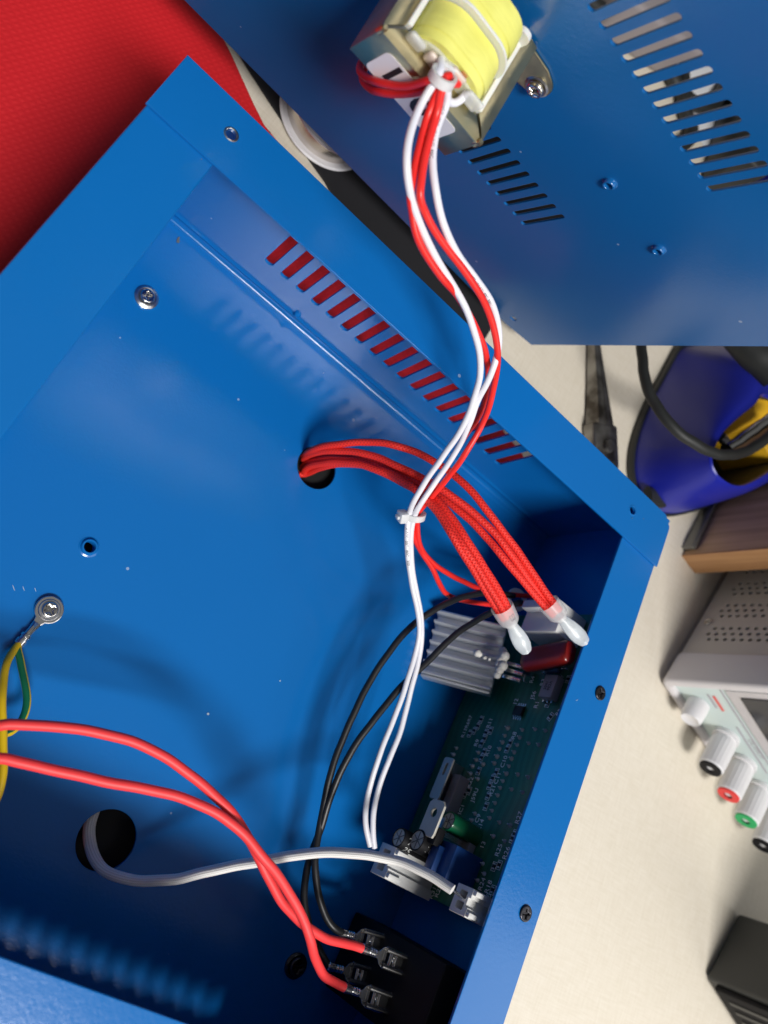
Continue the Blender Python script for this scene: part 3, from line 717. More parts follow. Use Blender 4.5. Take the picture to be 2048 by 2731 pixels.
def smd(x, y, L=.0021, W=.0012, rot=0, body='chip_black'):
    p = atx(c6(x, y), XB - .0003); Mx = TX((XB, p.y, p.z), rot)
    b = MB(); b.box((-L / 2 + .0004, -W / 2, 0), (L / 2 - .0004, W / 2, .0005)); o = b.build('chip_resistor', body, pcb, Mx)
    b = MB(); b.box((-L / 2, -W / 2 - .0001, 0), (-L / 2 + .0005, W / 2 + .0001, .0006), .0001); b.box((L / 2 - .0005, -W / 2 - .0001, 0), (L / 2, W / 2 + .0001, .0006), .0001); b.build('end_cap', 'solder', o, Mx)
    t = .00012; fx, fy = L / 2 + .0006, W / 2 + .0005
    me = plate(rect(-fx, -fy, fx, fy), [rect(-fx + .00018, -fy + .00018, fx - .00018, fy - .00018)], .00006, .00001)
    finish('silkscreen_frame', me, 'silkscreen', pcb, Mx @ T3(0, 0, .00006))
for q in ((770, 525), (800, 505), (826, 475), (848, 430), (880, 520), (912, 505), (850, 595), (870, 560), (1025, 630), (1045, 590), (868, 650), (850, 690), (950, 790), (925, 830), (905, 880), (830, 780), (765, 915), (735, 940), (895, 950), (880, 1020), (1075, 1210), (1060, 1240), (935, 1430), (970, 1420), (925, 1590), (890, 1650), (1300, 320), (1440, 155)): smd(*q)
smd(1320, 410, rot=-25)
def soic(x, y, L, W, rot, n=4):
    p = atx(c6(x, y), XB - .001); Mx = TX((XB, p.y, p.z), rot)
    b = MB(); b.box((-W / 2, -L / 2, .0002), (W / 2, L / 2, .0016), .0002); o = b.build('chip', 'chip_black', pcb, Mx)
    for s_ in (-1, 1):
        for i in range(n):
            yy = (i - (n - 1) / 2) * .00127
            bb = MB(); bb.box((s_ * W / 2, yy - .0002, .0002), (s_ * (W / 2 + .0016), yy + .0002, .0004)); bb.box((s_ * W / 2, yy - .0002, .0002), (s_ * (W / 2 + .0005), yy + .0002, .0010)); bb.build('pin', 'tinned', o, Mx)
soic(1105, 372, .0050, .0040, 0); soic(745, 1432, .0052, .0042, 0)
# opto coupler
p = atx(c6(1305, 200), XB - .0045); b = MB(); b.box((XB - .0045, p.y - .0048, p.z - .0034), (XB - .0004, p.y + .0048, p.z + .0034), .0003)
oc = b.build('optocoupler', 'grey_plastic', pcb)
finish('chip_marking', text_mesh('3041\n9E2A', .0019), 'ink_black', oc, TX((XB - .00455, p.y, p.z)))
for k in range(3):
    for s_ in (-1, 1):
        b = MB(); b.box((XB - .0022, p.y + s_ * .0048, p.z - .0003 + (k - 1) * .0022), (XB - .0001, p.y + s_ * .0060, p.z + .0003 + (k - 1) * .0022)); b.build('pin', 'tinned', oc)
# axial resistors
def axial(q0, q1, x, r, m):
    a, c_ = atx(q0, x), atx(q1, x); d = c_ - a; L = d.length
    b = MB(); b.lathe([(0, 0), (r * .7, 0), (r * 1.1, L * .08), (r * 1.1, L * .2), (r * .85, L * .28), (r * .85, L * .72), (r * 1.1, L * .8), (r * 1.1, L * .92), (r * .7, L), (0, L)], 16); o = b.build('resistor', m, pcb, align(a, d))
    dn = d.normalized()
    for e, s_ in ((a, -1), (c_, 1)):
        f = e + dn * s_ * .0025; wire('lead', [e, f, f + Vector((.0012, 0, 0)), Vector((XB, f.y, f.z))], .0003, 'tinned', o, 8)
axial(ch(1230, 480), ch(1370, 500), XB - .004, .0022, 'resistor_blue'); axial(ch(1180, 800), ch(1310, 775), XB - .003, .0016, 'resistor_blue'); axial(ch(1000, 830), ch(1035, 760), XB - .003, .0016, 'resistor_blue')
# red film capacitor
a, c_ = atx(ch(1000, 705), .2275), atx(ch(1400, 625), .2275)
d = c_ - a; Mx = align(a, d, (-1, 0, 0)); L = d.length
b = MB(); b.loft([[(x * s, y * s, z) for x, y in rrect(-.0034, -.0050, .0034, .0050, .0030, 6)] for z, s in ((0, .82), (.0012, .97), (.003, 1), (L - .003, 1), (L - .0012, .97), (L, .82))])
fc = b.build('film_capacitor', 'red_film', pcb, Mx, 60)
for e in (a + d * .15, a + d * .85): wire('lead', [e, Vector((.232, e.y, e.z)), Vector((XB, e.y, e.z))], .0004, 'tinned', fc, 8)
# white wire block near the top end
p, q = atx(ch(960, 400), .2225), atx(ch(1265, 445), .2225); r_ = atx(ch(985, 260), .2225)
b = MB(); b.box((.2225, min(p.y, q.y), p.z), (XB - .0002, r_.y, q.z), .0006)
b.box((.2185, r_.y - .001, p.z + .0005), (XB - .0004, r_.y + .0028, q.z), .0005)
cn = b.build('wire_block', 'white_plastic', pcb)
# heat sink: back plate and ridges, leaning a little
hA_, hB_, hC_ = at(ch(225, 262), -.066), at(ch(830, 410), -.044), at(ch(75, 790), -.066)
ha = (hB_ - hA_); HL = ha.length; ha.normalize(); hb = (hC_ - hA_); HW = hb.length; hb = (hb - ha * hb.dot(ha)).normalized(); hn = hb.cross(ha)
hs_m = axes(hA_ - hn * .0045, ha, hn, hb)              # x along the fins, y out of the fins, z across
b = MB(); b.box((0, -.0022, -.0010), (HL, .0010, HW + .0010), .0003); hs = b.build('heat_sink', 'aluminium', pcb, hs_m)
for i in range(7):
    y = i * HW / 6; b = MB()
    sec = [(.0004, y - .0018), (.0012, y - .0013), (.0022, y - .0007), (.0052, y - .0005), (.0056, y - .0002), (.0056, y + .0003), (.0052, y + .0005), (.0022, y + .0007), (.0012, y + .0012), (.0004, y + .0017)]
    b.loft([[(x, p_, q_) for p_, q_ in sec] for x in (random.uniform(-.0005, .0003), HL - .0001)]); b.build('fin', 'aluminium', hs, hs_m, 60)
b = MB(); b.box((.0002, -.0034, HW + .0011), (HL - .0002, .0044, HW + .0021), .0003); b.build('fin', 'aluminium', hs, hs_m)
b = MB(); b.box((HL * .55, -.0068, HW * .35), (HL * 1.0, -.0023, HW * .75), .0004); b.build('power_transistor', 'black_plastic', hs, hs_m)
for k in range(3):
    q = atx(ch(925 - k * 22, 755 + k * 55), .2290); b = MB(); b.box((-.0012, -.0008, -.0040), (.0012, .0008, .0040), .0001, M=RX(0)); b.build('transistor_leg', 'tinned', pcb, T3(q.x, q.y, q.z) @ RY(25))
def blob(px_list, x, r, name, m, parent):
    bm = bmesh.new()
    for (q, s) in px_list:
        p = atx(q, x + random.uniform(-.0006, .0006)); bmesh.ops.create_icosphere(bm, subdivisions=3, radius=r * s, matrix=Matrix.Translation(p))
    for v in bm.verts:
        v.co += Vector((random.gauss(0, .00008), random.gauss(0, .00008), random.gauss(0, .00008)))
    me = bpy.data.meshes.new(name); bm.to_mesh(me); bm.free(); return finish(name, me, m, parent, None, 80)
blob([(ch(800, 620), 1), (ch(815, 660), 1.2), (ch(790, 700), 1.3), (ch(800, 750), 1.2), (ch(770, 790), 1.0), (ch(750, 830), .9), (ch(765, 740), 1.0)], .2225, .0017, 'thermal_paste', 'thermal_paste', hs)
blob([(ch(575, 635), 1), (ch(590, 645), .8)], .2135, .0016, 'paste_drop', 'thermal_paste', hs)
blob([(ch(640, 675), .8), (ch(680, 690), .6)], .2165, .0010, 'paste_drop', 'thermal_paste', hs)
# electrolytic capacitors
def electro(q, x, r, L, m, txt=None):
    p = atx(q, x); Mx = align((x, p.y, p.z), (1, 0, 0), (0, 1, 0))
    b = MB(); b.lathe([(r * .80, .0002), (r * .95, .0001), (r, .0006), (r, L), (0, L)], 28); o = b.build('capacitor', m, pcb, Mx)
    b = MB(); b.lathe([(0, .0004), (r * .80, .00035), (r * .82, .0001)], 28); b.build('capacitor_top', 'tab_metal', o, Mx)
    for a in (0, 60, 120):
        b = MB(); b.box((-r * .75, -.00012, .00018), (r * .75, .00012, .0004), M=RZ(a)); b.build('score_line', 'core_steel', o, Mx)
    if txt:
        me = text_mesh(txt, .0036, 'LEFT')
        for v in me.vertices:
            th = 2.0 - v.co.y / r; z = .0022 + v.co.x
            v.co = (math.cos(th) * (r + .00005), math.sin(th) * (r + .00005), z)
        finish('capacitor_print', me, 'silkscreen', o, Mx)
electro(c6(625, 1118), .2215, .0036, .0150, 'green_sleeve')
electro(c6(287, 1232), .2130, .0038, .0235, 'black_plastic', '22\n25'); electro(c6(412, 1250), .2160, .0041, .0205, 'black_plastic', '105')
# regulator tab with hole, clip with slot
a, c_ = atx(c6(560, 1005), .2170), atx(c6(480, 1200), .2170)
zc = (a.z + c_.z) / 2
ob = [(-.0078, -.0046), (-.0062, -.0052), (.0060, -.0052), (.0078, -.0034), (.0078, .0034), (.0060, .0052), (-.0062, .0052), (-.0078, .0046)]
rg = finish('regulator_tab', plate(ob, [circ(.0022, 0, .0019, 24)], .0012, .0002), 'tab_metal', pcb, TX((.2170, (a.y + c_.y) / 2, zc), 0) @ Matrix.Scale(.86, 4))
b = MB(); b.box((-.0085, -.0050, -.0042), (-.0022, .0050, -.0006), .0003); b.build('regulator_body', 'black_plastic', rg, TX((.2170, (a.y + c_.y) / 2, zc)))
b = MB(); b.box((-.0040, -.0020, -.0195), (.0020, .0020, -.0042)); b.build('regulator_leg', 'tinned', rg, TX((.2170, (a.y + c_.y) / 2, zc)))
a = atx(c6(585, 830), .2260)
cl = finish('metal_clip', plate(rrect(-.0085, -.0030, .0085, .0030, .001), [rrect(.0012, -.0007, .0062, .0007, .0006)], .0007, .0001), 'tab_metal', pcb, TX((.2260, a.y, a.z)))
b = MB(); b.box((-.0085, .0022, -.0100), (.0085, .0029, -.0002)); b.build('clip_side', 'bare_steel', cl, TX((.2260, a.y, a.z)))
a = atx(c6(640, 925), .2310); b = MB(); b.box((.2310, a.y - .0075, a.z - .0022), (XB, a.y + .0075, a.z + .0022), .0003); b.build('relay_body', 'grey_plastic', pcb)
# blue trimmer blocks
a, c_ = atx(c6(490, 1380), .2200), atx(c6(600, 1400), .2220)
for q, x, hy, hz_ in (((505, 1385), .2200, .0058, .0022), ((590, 1395), .2225, .0068, .0042)):
    p = atx(c6(*q), x); b = MB(); b.box((x, p.y - hy, p.z - hz_), (XB - .0002, p.y + hy, p.z + hz_), .0004); b.build('blue_trimmer', 'blue_plastic', pcb)
p = atx(c6(705, 1400), .2330); b = MB(); b.box((.2330, p.y - .0095, p.z - .0020), (XB - .0002, p.y + .0075, p.z + .0016), .0003); b.build('grey_block', 'grey_plastic', pcb)
# white sockets
def socket(q, x, hy, hz, nslots, label=None):
    p = atx(q, x)
    holes = [rrect(-hy * .78 + i * (hy * 1.56 / nslots) + .0006, -hz * .42, -hy * .78 + (i + 1) * (hy * 1.56 / nslots) - .0006, hz * .42, .0003, 2) for i in range(nslots)]
    notch = [(-hy, -hz), (-hy * .35, -hz), (-hy * .35, -hz * .72), (hy * .3, -hz * .72), (hy * .3, -hz), (hy, -hz), (hy, hz), (-hy, hz)]
    D = XB - x - .0004
    me = plate(notch, holes, D, .0003)
    o = finish('socket', me, 'white_plastic', pcb, TX((x + D / 2, p.y, p.z)))
    b = MB(); b.box((-hy * .8, -hz * .6, -D / 2 + .0005), (hy * .8, hz * .6, -D / 2 + .003)); b.build('socket_floor', 'grey_plastic', o, TX((x + D / 2, p.y, p.z)))
    for s_ in (-1, 1):
        b = MB(); b.box((s_ * hy * .75 - .0008, -hz - .0016, D / 2 - .006), (s_ * hy * .75 + .0008, -hz + .0004, D / 2 - .0002), .0002); b.build('latch', 'white_plastic', o, TX((x + D / 2, p.y, p.z)))
    return p
socket(c6(185, 1385), .2130, .0056, .0048, 2)
p_tc = socket(c6(715, 1655), .2240, .0046, .0042, 2)

# ------------------------------------------------------------------ switch with spade terminals
p = atx(cs(1080, 640), .2265)
sw = empty('rocker_switch', (.24, p.y - .004, p.z), 'black switch body behind the front rim with spade terminals', 'switch')
SY0, SY1 = atx(cs(900, 1060), .2265).y, atx(cs(1000, 430), .2265).y
b = MB(); b.box((.2275, SY0 - .002, -.0700), (LA - .0016, SY1 + .001, -.012), .0008); b.build('switch_body', 'black_plastic', sw)
def spade(q0, q1, z0, full, label, group):
    """q0: where the lead enters the barrel, q1: the receptacle's far end"""
    a = at(q0, z0); 
    d = (at(q1, z0 + .002) - a); L = d.length; d.normalize()
    e = empty('spade_terminal', a, label, 'terminal', group)
    vv = (CAM - a).normalized(); Mx = align(a, d, vv) @ Matrix.Diagonal((.85, .85, 1, 1))     # local x toward viewer, z along the lead
    b = MB(); b.lathe([(.0014, -.0005), (.0019, 0), (.0017, .0024), (.0013, .0028), (.0014, .0042), (.0012, .0060), (.0009, .0064)], 16); b.build('barrel', 'tinned', e, Mx, 30)
    for k in range(3):
        b = MB(); b.lathe([(.0013, -.0003), (.00155, 0), (.0013, .0003)], 16, T3(0, 0, .0036 + k * .0010)); b.build('crimp_ridge', 'tinned', e, Mx)
    z1, z2 = .0062, L
    # neck flares from barrel to receptacle
    rings = [[(-.0008, -w_, z), (-.0004, -w_, z), (-.0004, w_, z), (-.0008, w_, z)] for z, w_ in ((z1 - .0006, .0010), (z1 + .0012, .0014), (z1 + .0022, .0030), (z1 + .0030, .0036))]
    b = MB(); b.loft(rings); b.build('neck', 'tinned', e, Mx, 30)
    # curled receptacle: base plate with windows, rolled edges
    zz0, zz1 = z1 + .0030, z2
    me = plate([(-.0036, zz0), (.0036, zz0), (.0036, zz1), (-.0036, zz1)], [rrect(-.0027, zz0 + .0012, .0027, zz0 + .0026, .0006, 3), rrect(-.0009, zz0 + .0034, .0009, zz0 + .0046, .0005, 3)], .0005, .0001)
    finish('receptacle', me, 'tinned', e, Mx @ axes((-.0006, 0, 0), (0, 1, 0), (0, 0, 1), (1, 0, 0)))
    for s_ in (-1, 1):
        path = [Vector((0, 0, zz0)), Vector((0, 0, zz1))]
        b = MB(); pr = []
        for t in range(0, 9):
            an = math.radians(-90 + 30 * t); pr.append((.0006 + .0011 * math.sin(an), s_ * (.0036 - .0011 * (1 - math.cos(an)) * .5 + .0011 * math.cos(an) * .5)))
        ringsA = [[(x, y, z) for x, y in pr] + [(x * .75 + .0002, y * .96, z) for x, y in pr[::-1]] for z in (zz0 + .0002, zz1 - .0001)]
        b.loft(ringsA); b.build('rolled_edge', 'tinned', e, Mx, 40)
    for k in (0, 1):
        b = MB(); b.box((-.0003, -.0030, zz0 + .0030 + k * .0020), (.0004, .0030, zz0 + .0034 + k * .0020), .0002); b.build('spring_rib', 'tinned', e, Mx)
    b = MB(); b.lathe([(.0006, 0), (.0003, .0004), (0, .0005)], 10, align((-.0004, 0, zz0 + .0040), (1, 0, 0))); b.build('dimple', 'tinned', e, Mx)
    b = MB(); b.box((-.0002, -.0030, zz1 - .001), (.0002, .0030, zz1 + .012)); b.build('tab', 'tinned', e, Mx)
    return a, d
grp = 'spade terminals on the switch'
ZS = -.034
A1, D1 = spade(cs(735, 495), cs(1095, 640), ZS, True, 'spade terminal on the upper red lead of the switch', grp)
A2, D2 = spade(cs(605, 785), cs(985, 925), ZS, True, 'spade terminal on the lower red lead of the switch', grp)
A3, D3 = spade(cs(570, 375), cs(905, 470), ZS - .016, False, 'spade terminal behind the upper red lead, holding a black lead', grp)
A4, D4 = spade(cs(485, 625), cs(800, 715), ZS - .016, False, 'spade terminal between the two red leads of the switch', grp)

# ------------------------------------------------------------------ thick red leads, black leads
RT = .00152
CBp = lambda *q: [cb(*p) for p in q]
t2 = CBp((-60, 5), (0, 22), (150, 62), (330, 102), (500, 133), (640, 172), (750, 222), (830, 285), (890, 362), (950, 435), (1000, 512), (1035, 580), (1055, 650), (1075, 715), (1105, 768), (1145, 795))
z2 = [(0, -.030), (4, -.024), (8, -.020), (12, -.024), (15, ZS)]
o, _ = wire('wire', [Vector((.0022, -.158, -.050)), Vector((.016, -.164, -.049)), Vector((.034, -.178, -.042))] + zs(t2, z2) + [A2 + D2 * .001], RT, 'red_silicone', n=16); tag(o, 'thick red lead on top, running to the lower spade terminal', 'wire', 'thick red mains leads')
t1 = [cg(-50, 1095), cg(0, 1098), cg(150, 1108), cg(350, 1118), cg(550, 1148), cg(750, 1205), cg(920, 1290), cg(1080, 1400), cg(1200, 1510)] + CBp((775, 200), (835, 280), (880, 365), (915, 440), (955, 512), (1005, 568), (1060, 612), (1110, 642), (1170, 660), (1205, 665))
z1 = [(0, -.034), (4, -.028), (9, -.0245), (13, -.0275), (18, ZS)]
o, _ = wire('wire', [Vector((.0022, -.146, -.050)), Vector((.016, -.150, -.050)), Vector((.034, -.162, -.045))] + zs(t1, z1) + [A1 + D1 * .001], RT, 'red_silicone', n=16); tag(o, 'thick red lead passing underneath, running to the upper spade terminal', 'wire', 'thick red mains leads')
RK = .00132
bl1 = [dd(*p) for p in ((1110, 1287), (1055, 1281), (1000, 1290), (942, 1315), (882, 1360), (832, 1420), (790, 1490), (747, 1580), (712, 1680), (692, 1780))] + CBp((1075, 340), (1072, 400), (1082, 480), (1105, 560), (1138, 608))
zb = [(0, -.044), (3, -.042), (6, -.048), (9, -.054), (14, ZS - .015)]
o, _ = wire('wire', zs(bl1, zb) + [A3 + D3 * .0015], RK, 'black_pvc'); tag(o, 'black lead that crosses the heat sink top corner, left of the pair', 'wire', 'black mains leads')
bl2 = [dd(*p) for p in ((1125, 1300), (1062, 1322), (990, 1367), (920, 1432), (850, 1503), (778, 1595), (725, 1690), (694, 1790))] + CBp((1062, 340), (1045, 400), (1036, 470), (1040, 545), (1060, 620), (1090, 690), (1120, 738))
zb2 = [(0, -.040), (2, -.036), (5, -.046), (8, -.058), (14, ZS - .016)]
o, _ = wire('wire', zs(bl2, zb2) + [A4 + D4 * .0015], RK, 'black_pvc'); tag(o, 'black lead lying across the heat sink fins, right of the pair', 'wire', 'black mains leads')
# toroidal loop of blue-white paper tag behind the crimp caps
p = at(dd(1110, 1285), -.046)
b = MB(); b.mesh(plate(circ(0, 0, .0052, 36), [circ(0, 0, .0030, 28)], .0012, .0004)); o = b.build('fibre_washer', 'white_plastic', None, align(p - Vector((-.004, 0, .002)), (-.2, .1, 1)))
tag(o, 'pale round washer on the leads behind the left crimp cap', 'washer')

# ------------------------------------------------------------------ sensor cord
cp = CBp((330, 175), (316, 215), (306, 250), (304, 292), (314, 350), (345, 402), (400, 434), (480, 447), (580, 440), (700, 416), (850, 386), (970, 362), (1100, 351), (1230, 354), (1350, 377), (1450, 420), (1540, 476))
zc_ = [(0, -.0772), (2, -.0770), (3, -.0760), (4, -.0715), (5, -.0650), (6, -.060), (7, -.056), (9, -.047), (11, -.036), (13, -.026), (14, -.022), (16, p_tc.z + .006)]
pts = zs(cp, zc_)
e = empty('sensor_cord', (hole2[0], hole2[1], -H), 'white braided sensor cord rising from the round floor hole to the board', 'cord')
wire('sheath', pts, .00195, 'cord_sheath', e, 56, ribs=14, rib=.07, flat=.70)
tip = pts[-1]; dv = (pts[-1] - pts[-2]).normalized(); p_e = atx(cb(1572, 500), p_tc.x)
wire('bare_tip', [tip - dv * .002, tip + (p_e - tip) * .5, p_e + (p_e - tip).normalized() * .001], .00055, 'tinned', e, 10)

# ------------------------------------------------------------------ earth lug
e = empty('ring_terminal', (lug.x, lug.y, -H), 'silver ring terminal screwed to the case floor', 'terminal')
nd = at(cg(110, 650), -H + .002) - Vector((lug.x, lug.y, -H + .001)); nd.z = 0; L = nd.length; nd.normalize()
Mx = axes((lug.x, lug.y, -H + .0014), (nd.x, nd.y, 0), (-nd.y, nd.x, 0), (0, 0, 1))
th0 = math.radians(24)
o2 = [(.0046 * math.cos(th0 + (2 * math.pi - 2 * th0) * i / 36), .0046 * math.sin(th0 + (2 * math.pi - 2 * th0) * i / 36)) for i in range(37)] + [(.0062, -.0012), (.0062, .0012)]
finish('ring', plate(o2, [circ(0, 0, .0024, 28)], .0009, .0003), 'tinned', e, Mx)
b = MB(); b.loft([[(x, a * math.cos(q), .0006 + c_ * math.sin(q)) for q in [2 * math.pi * i / 16 for i in range(16)]] for x, a, c_ in ((.0056, .0014, .0004), (.0072, .0013, .0010), (.0085, .0012, .0012), (.0102, .0012, .0012), (.0103, .0017, .0017), (.0112, .0018, .0018), (.0113, .0014, .0014), (.0122, .0014, .0014), (.0123, .0018, .0018), (.0142, .0017, .0017))]); b.build('barrel', 'tinned', e, Mx, 30)
for y in (-.0005, .0005):
    b = MB(); b.box((.0070, y - .00015, .0015), (.0101, y + .00015, .0019)); b.build('barrel_seam', 'core_steel', e, Mx)
b = MB(); b.lathe([(.0018, .0002), (.0033, .0002), (.0036, -.0002), (.0036, -.0006)], 28); b.build('washer', 'bare_steel', e, T3(lug.x, lug.y, -H + .0022))
screw_parts(.0026, .0012, T3(lug.x, lug.y, -H + .0024), 'screw', 'shiny_screw', e, 55)
b0 = Vector((lug.x, lug.y, -H + .0024)) + nd * .0132
o, _ = wire('wire', [b0, b0 + nd * .002 + Vector((0, 0, .0004))] + zs([cg(*p) for p in ((62, 712), (38, 765), (16, 880), (12, 1000), (16, 1120), (20, 1250), (18, 1370), (-5, 1480), (-40, 1560))], [(0, -.068), (3, -.058), (6, -.052), (8, -.052)]), .0012, 'yellow_pvc'); tag(o, 'plain yellow earth lead from the ring terminal', 'wire', 'earth leads')
o, _ = wire('wire', [b0, b0 + nd * .002] + zs([cg(*p) for p in ((108, 715), (122, 800), (142, 900), (150, 970), (138, 1050), (105, 1110), (60, 1150), (0, 1162), (-60, 1160))], [(0, -.069), (3, -.064), (8, -.056)]), .0012, 'earth_pvc'); tag(o, 'green and yellow striped earth lead from the ring terminal', 'wire', 'earth leads')

# ------------------------------------------------------------------ things around the case
# red mat
mp = [(-.75, .16), (-.2, .118)] + [tuple(at(c1(*q), ZT)[:2]) for q in ((700, -40), (790, 8), (860, 55), (920, 120), (965, 185), (1000, 255), (1040, 345), (1090, 455), (1135, 545))]
mp += [(.075, .0620), (.12, .0615), (.16, .0585), (.19, .0420)] + [tuple(at(dd(*q), ZT)[:2]) for q in ((1087, 938), (1122, 978))] + [(.245, .02), (.246, -.1), (.23, -.28), (-.75, -.5)]
finish('mat', plate(mp[::-1], [], .0016, .0006, 3), 'red_mat', M=T3(0, 0, ZT + .0009))
tag(COL.objects[-1], 'red ribbed rubber mat under the left side of the case', 'mat')
# black pad behind, solder reel
pp = [tuple(at(c1(*q), ZT)[:2]) for q in ((985, 160), (1060, 290), (1150, 430), (1240, 565), (1400, 790))]
pp += [(.080, .0645), (.125, .0645), (.160, .0625), (.172, .0640)] + [tuple(at(dd(1066, 700), ZT)[:2]), (.185, .13), (.185, .21), (-.06, .21), (-.06, .12)]
tag(finish('desk_pad', plate(pp[::-1] if False else pp, [], .0012, .0004), 'wood_dark_pad', M=T3(0, 0, ZT + .0007)), 'thin black pad lying behind the case under the cover panel', 'pad')
sp = empty('solder_reel', (.0495, .097, ZT + .0014), 'white rimmed reel of solder on the black pad', 'reel')
for z in (.0, .0125):
    b = MB(); b.lathe([(.0075, z), (.0228, z), (.0236, z + .0006), (.0238, z + .0012), (.0230, z + .0019), (.0200, z + .0016), (.0075, z + .0016)] if z == 0 else [(.0100, z + .001), (.0205, z + .001), (.0212, z + .0014), (.0226, z + .0016), (.0236, z + .0010), (.0238, z + .0004), (.0230, z), (.0205, z - .0002)], 64); b.build('reel_flange', 'spool_white', sp, PM[sp])
for k in range(6):
    pth = [Vector(((.0150 + .0011 * k) * math.cos(a), (.0150 + .0011 * k) * math.sin(a), .0136 - .0004 * (k % 2))) for a in [2 * math.pi * i / 72 for i in range(73)]]
    finish('solder_strand', tube_mesh('solder_strand', pth, .0006, 8), 'solder_wire', sp, PM[sp], 60)
b = MB(); b.lathe([(.0140, .0015), (.0205, .0015), (.0205, .0120), (.0140, .0125)], 48); b.build('solder_coil', 'solder_wire', sp, PM[sp])
b = MB(); b.lathe([(.0075, .0), (.0075, .0138), (.0102, .0138)], 40); b.build('reel_hub', 'spool_white', sp, PM[sp])

# long-nose pliers
pl = empty('pliers', (.25, .09, ZT), 'worn long nose steel pliers lying between the case and the blue stand', 'pliers')
a, c_ = at(c7(712, 150), ZT + .006), at(c7(735, 640), ZT + .006)
ax = (c_ - a); ax.z = 0; ax.normalize(); sdv = Vector((-ax.y, ax.x, 0))
Mx = axes(a - ax * .022 - Vector((0, 0, .006)), ax, sdv, (0, 0, 1))
for s_ in (-1, 1):
    b = MB()
    b.loft([[(x, s_ * .0002, .0012 + (1 - k) * .0006), (x, s_ * w_, .0018), (x, s_ * w_ * .8, h_), (x, s_ * .0002, h_ + .0004)] for x, w_, h_, k in ((0, .0016, .0042, 0), (.02, .0030, .0062, .3), (.045, .0050, .0082, .6), (.068, .0075, .0098, 1))]); b.build('jaw', 'plier_steel', pl, Mx, 30)
    pth = spline([Vector((.088, s_ * .004, .006)), Vector((.11, s_ * .010, .007)), Vector((.125, s_ * .012, .007)), Vector((.140, s_ * .012, .007))], .002)
    finish('handle', tube_mesh('handle', pth, .0045, 12), 'charcoal', pl, Mx, 60)
b = MB(); b.box((.067, -.0095, .0006), (.092, .0095, .0102), .0022, 3); b.build('joint', 'plier_steel', pl, Mx)
b = MB(); b.lathe([(0, .0122), (.0032, .0119), (.0040, .0106), (.0040, .009)], 24); b.build('pivot', 'plier_steel', pl, Mx @ T3(.080, 0, 0))

# blue iron stand
st = empty('iron_stand', (.33, .11, ZT), 'glossy cobalt blue soldering iron stand with a yellow insert', 'stand')
outer = [at(c7(*q), ZT + .004) for q in ((1175, 150), (1085, 320), (1010, 460), (950, 610), (920, 720), (912, 830), (930, 930), (975, 1030), (1040, 1075), (1130, 1085), (1260, 1055), (1400, 1010), (1530, 950), (1659, 880))]
outer += [Vector((.44, .185, ZT + .004)), Vector((.43, .215, ZT + .004)), Vector((.38, .222, ZT + .004)), Vector((.325, .20, ZT + .004))]
rim = [at(c7(*q), -.030) for q in ((1618, 400), (1590, 460), (1480, 550), (1390, 640), (1338, 740), (1335, 810), (1370, 875), (1430, 922), (1500, 937), (1580, 905), (1659, 858))]
rim += [Vector((.372, .145, -.03)), Vector((.368, .160, -.03)), Vector((.345, .150, -.03))]
def seg_resample(pts, n):
    Q = spline(pts, .002); cum = [0]
    for a_, b_ in zip(Q, Q[1:]): cum.append(cum[-1] + (b_ - a_).length)
    out = []; j = 0
    for i in range(n):
        s_ = cum[-1] * i / n
        while j < len(cum) - 2 and cum[j + 1] < s_: j += 1
        out.append(Q[j].lerp(Q[j + 1], (s_ - cum[j]) / max(1e-9, cum[j + 1] - cum[j])))
    return out
def loop_of(pts, cuts, ns):
    out = []
    for (a_, b_), n in zip(zip(cuts, cuts[1:] + [len(pts)]), ns):
        sg = pts[a_:b_ + 1] if b_ < len(pts) else pts[a_:] + [pts[0]]
        out += seg_resample(sg, n)
    return out
def smooth_ring(r, k=2):
    for _ in range(k): r = [(r[i - 1] + r[i] * 2 + r[(i + 1) % len(r)]) / 4 for i in range(len(r))]
    return r
RO = smooth_ring(loop_of(outer, [0, 4, 8, 13], [24, 24, 24, 24])); RI = smooth_ring(loop_of(rim, [0, 4, 6, 10], [24, 24, 24, 24]), 1)
rings = []
for k in range(11):
    t = k / 10; q = t ** 1.0; zf = 1 - (1 - t) ** 1.9
    rings.append([Vector((o_.x + (i_.x - o_.x) * q, o_.y + (i_.y - o_.y) * q, o_.z + (i_.z - o_.z) * zf)) for o_, i_ in zip(RO, RI)])
ctr = sum(RI, Vector()) / len(RI)
inner = [[p + (ctr - p) * f_ + Vector((0, 0, dz)) for p in RI] for f_, dz in ((.03, .0008), (.06, -.001), (.07, -.038))]
b = MB(); b.loft([[tuple(p) for p in r] for r in rings + inner[:2]], cap=False); b.build('shell', 'cobalt', st, smooth=60)
b = MB(); b.loft([[tuple(p) for p in r] for r in (inner[1], inner[2])], cap=False); b.bm.faces.new([v for v in b.bm.verts][-96:]); b.build('cavity', 'rubber', st)
co = sum(RO, Vector()) / len(RO)
b = MB(); b.loft([[(p.x + (p.x - co.x) * s_, p.y + (p.y - co.y) * s_, z) for p in RO] for s_, z in ((.02, ZT + .0003), (.035, ZT + .002), (.03, ZT + .0048), (-.02, ZT + .0052))]); b.build('base_rim', 'rubber', st, smooth=60)
def proj(p):
    d = p - CAM; return (CX + FPX * d.dot(ROWS[0]) / d.dot(ROWS[2]), CY + FPX * d.dot(ROWS[1]) / d.dot(ROWS[2]))
gp = c7(1075, 1000)
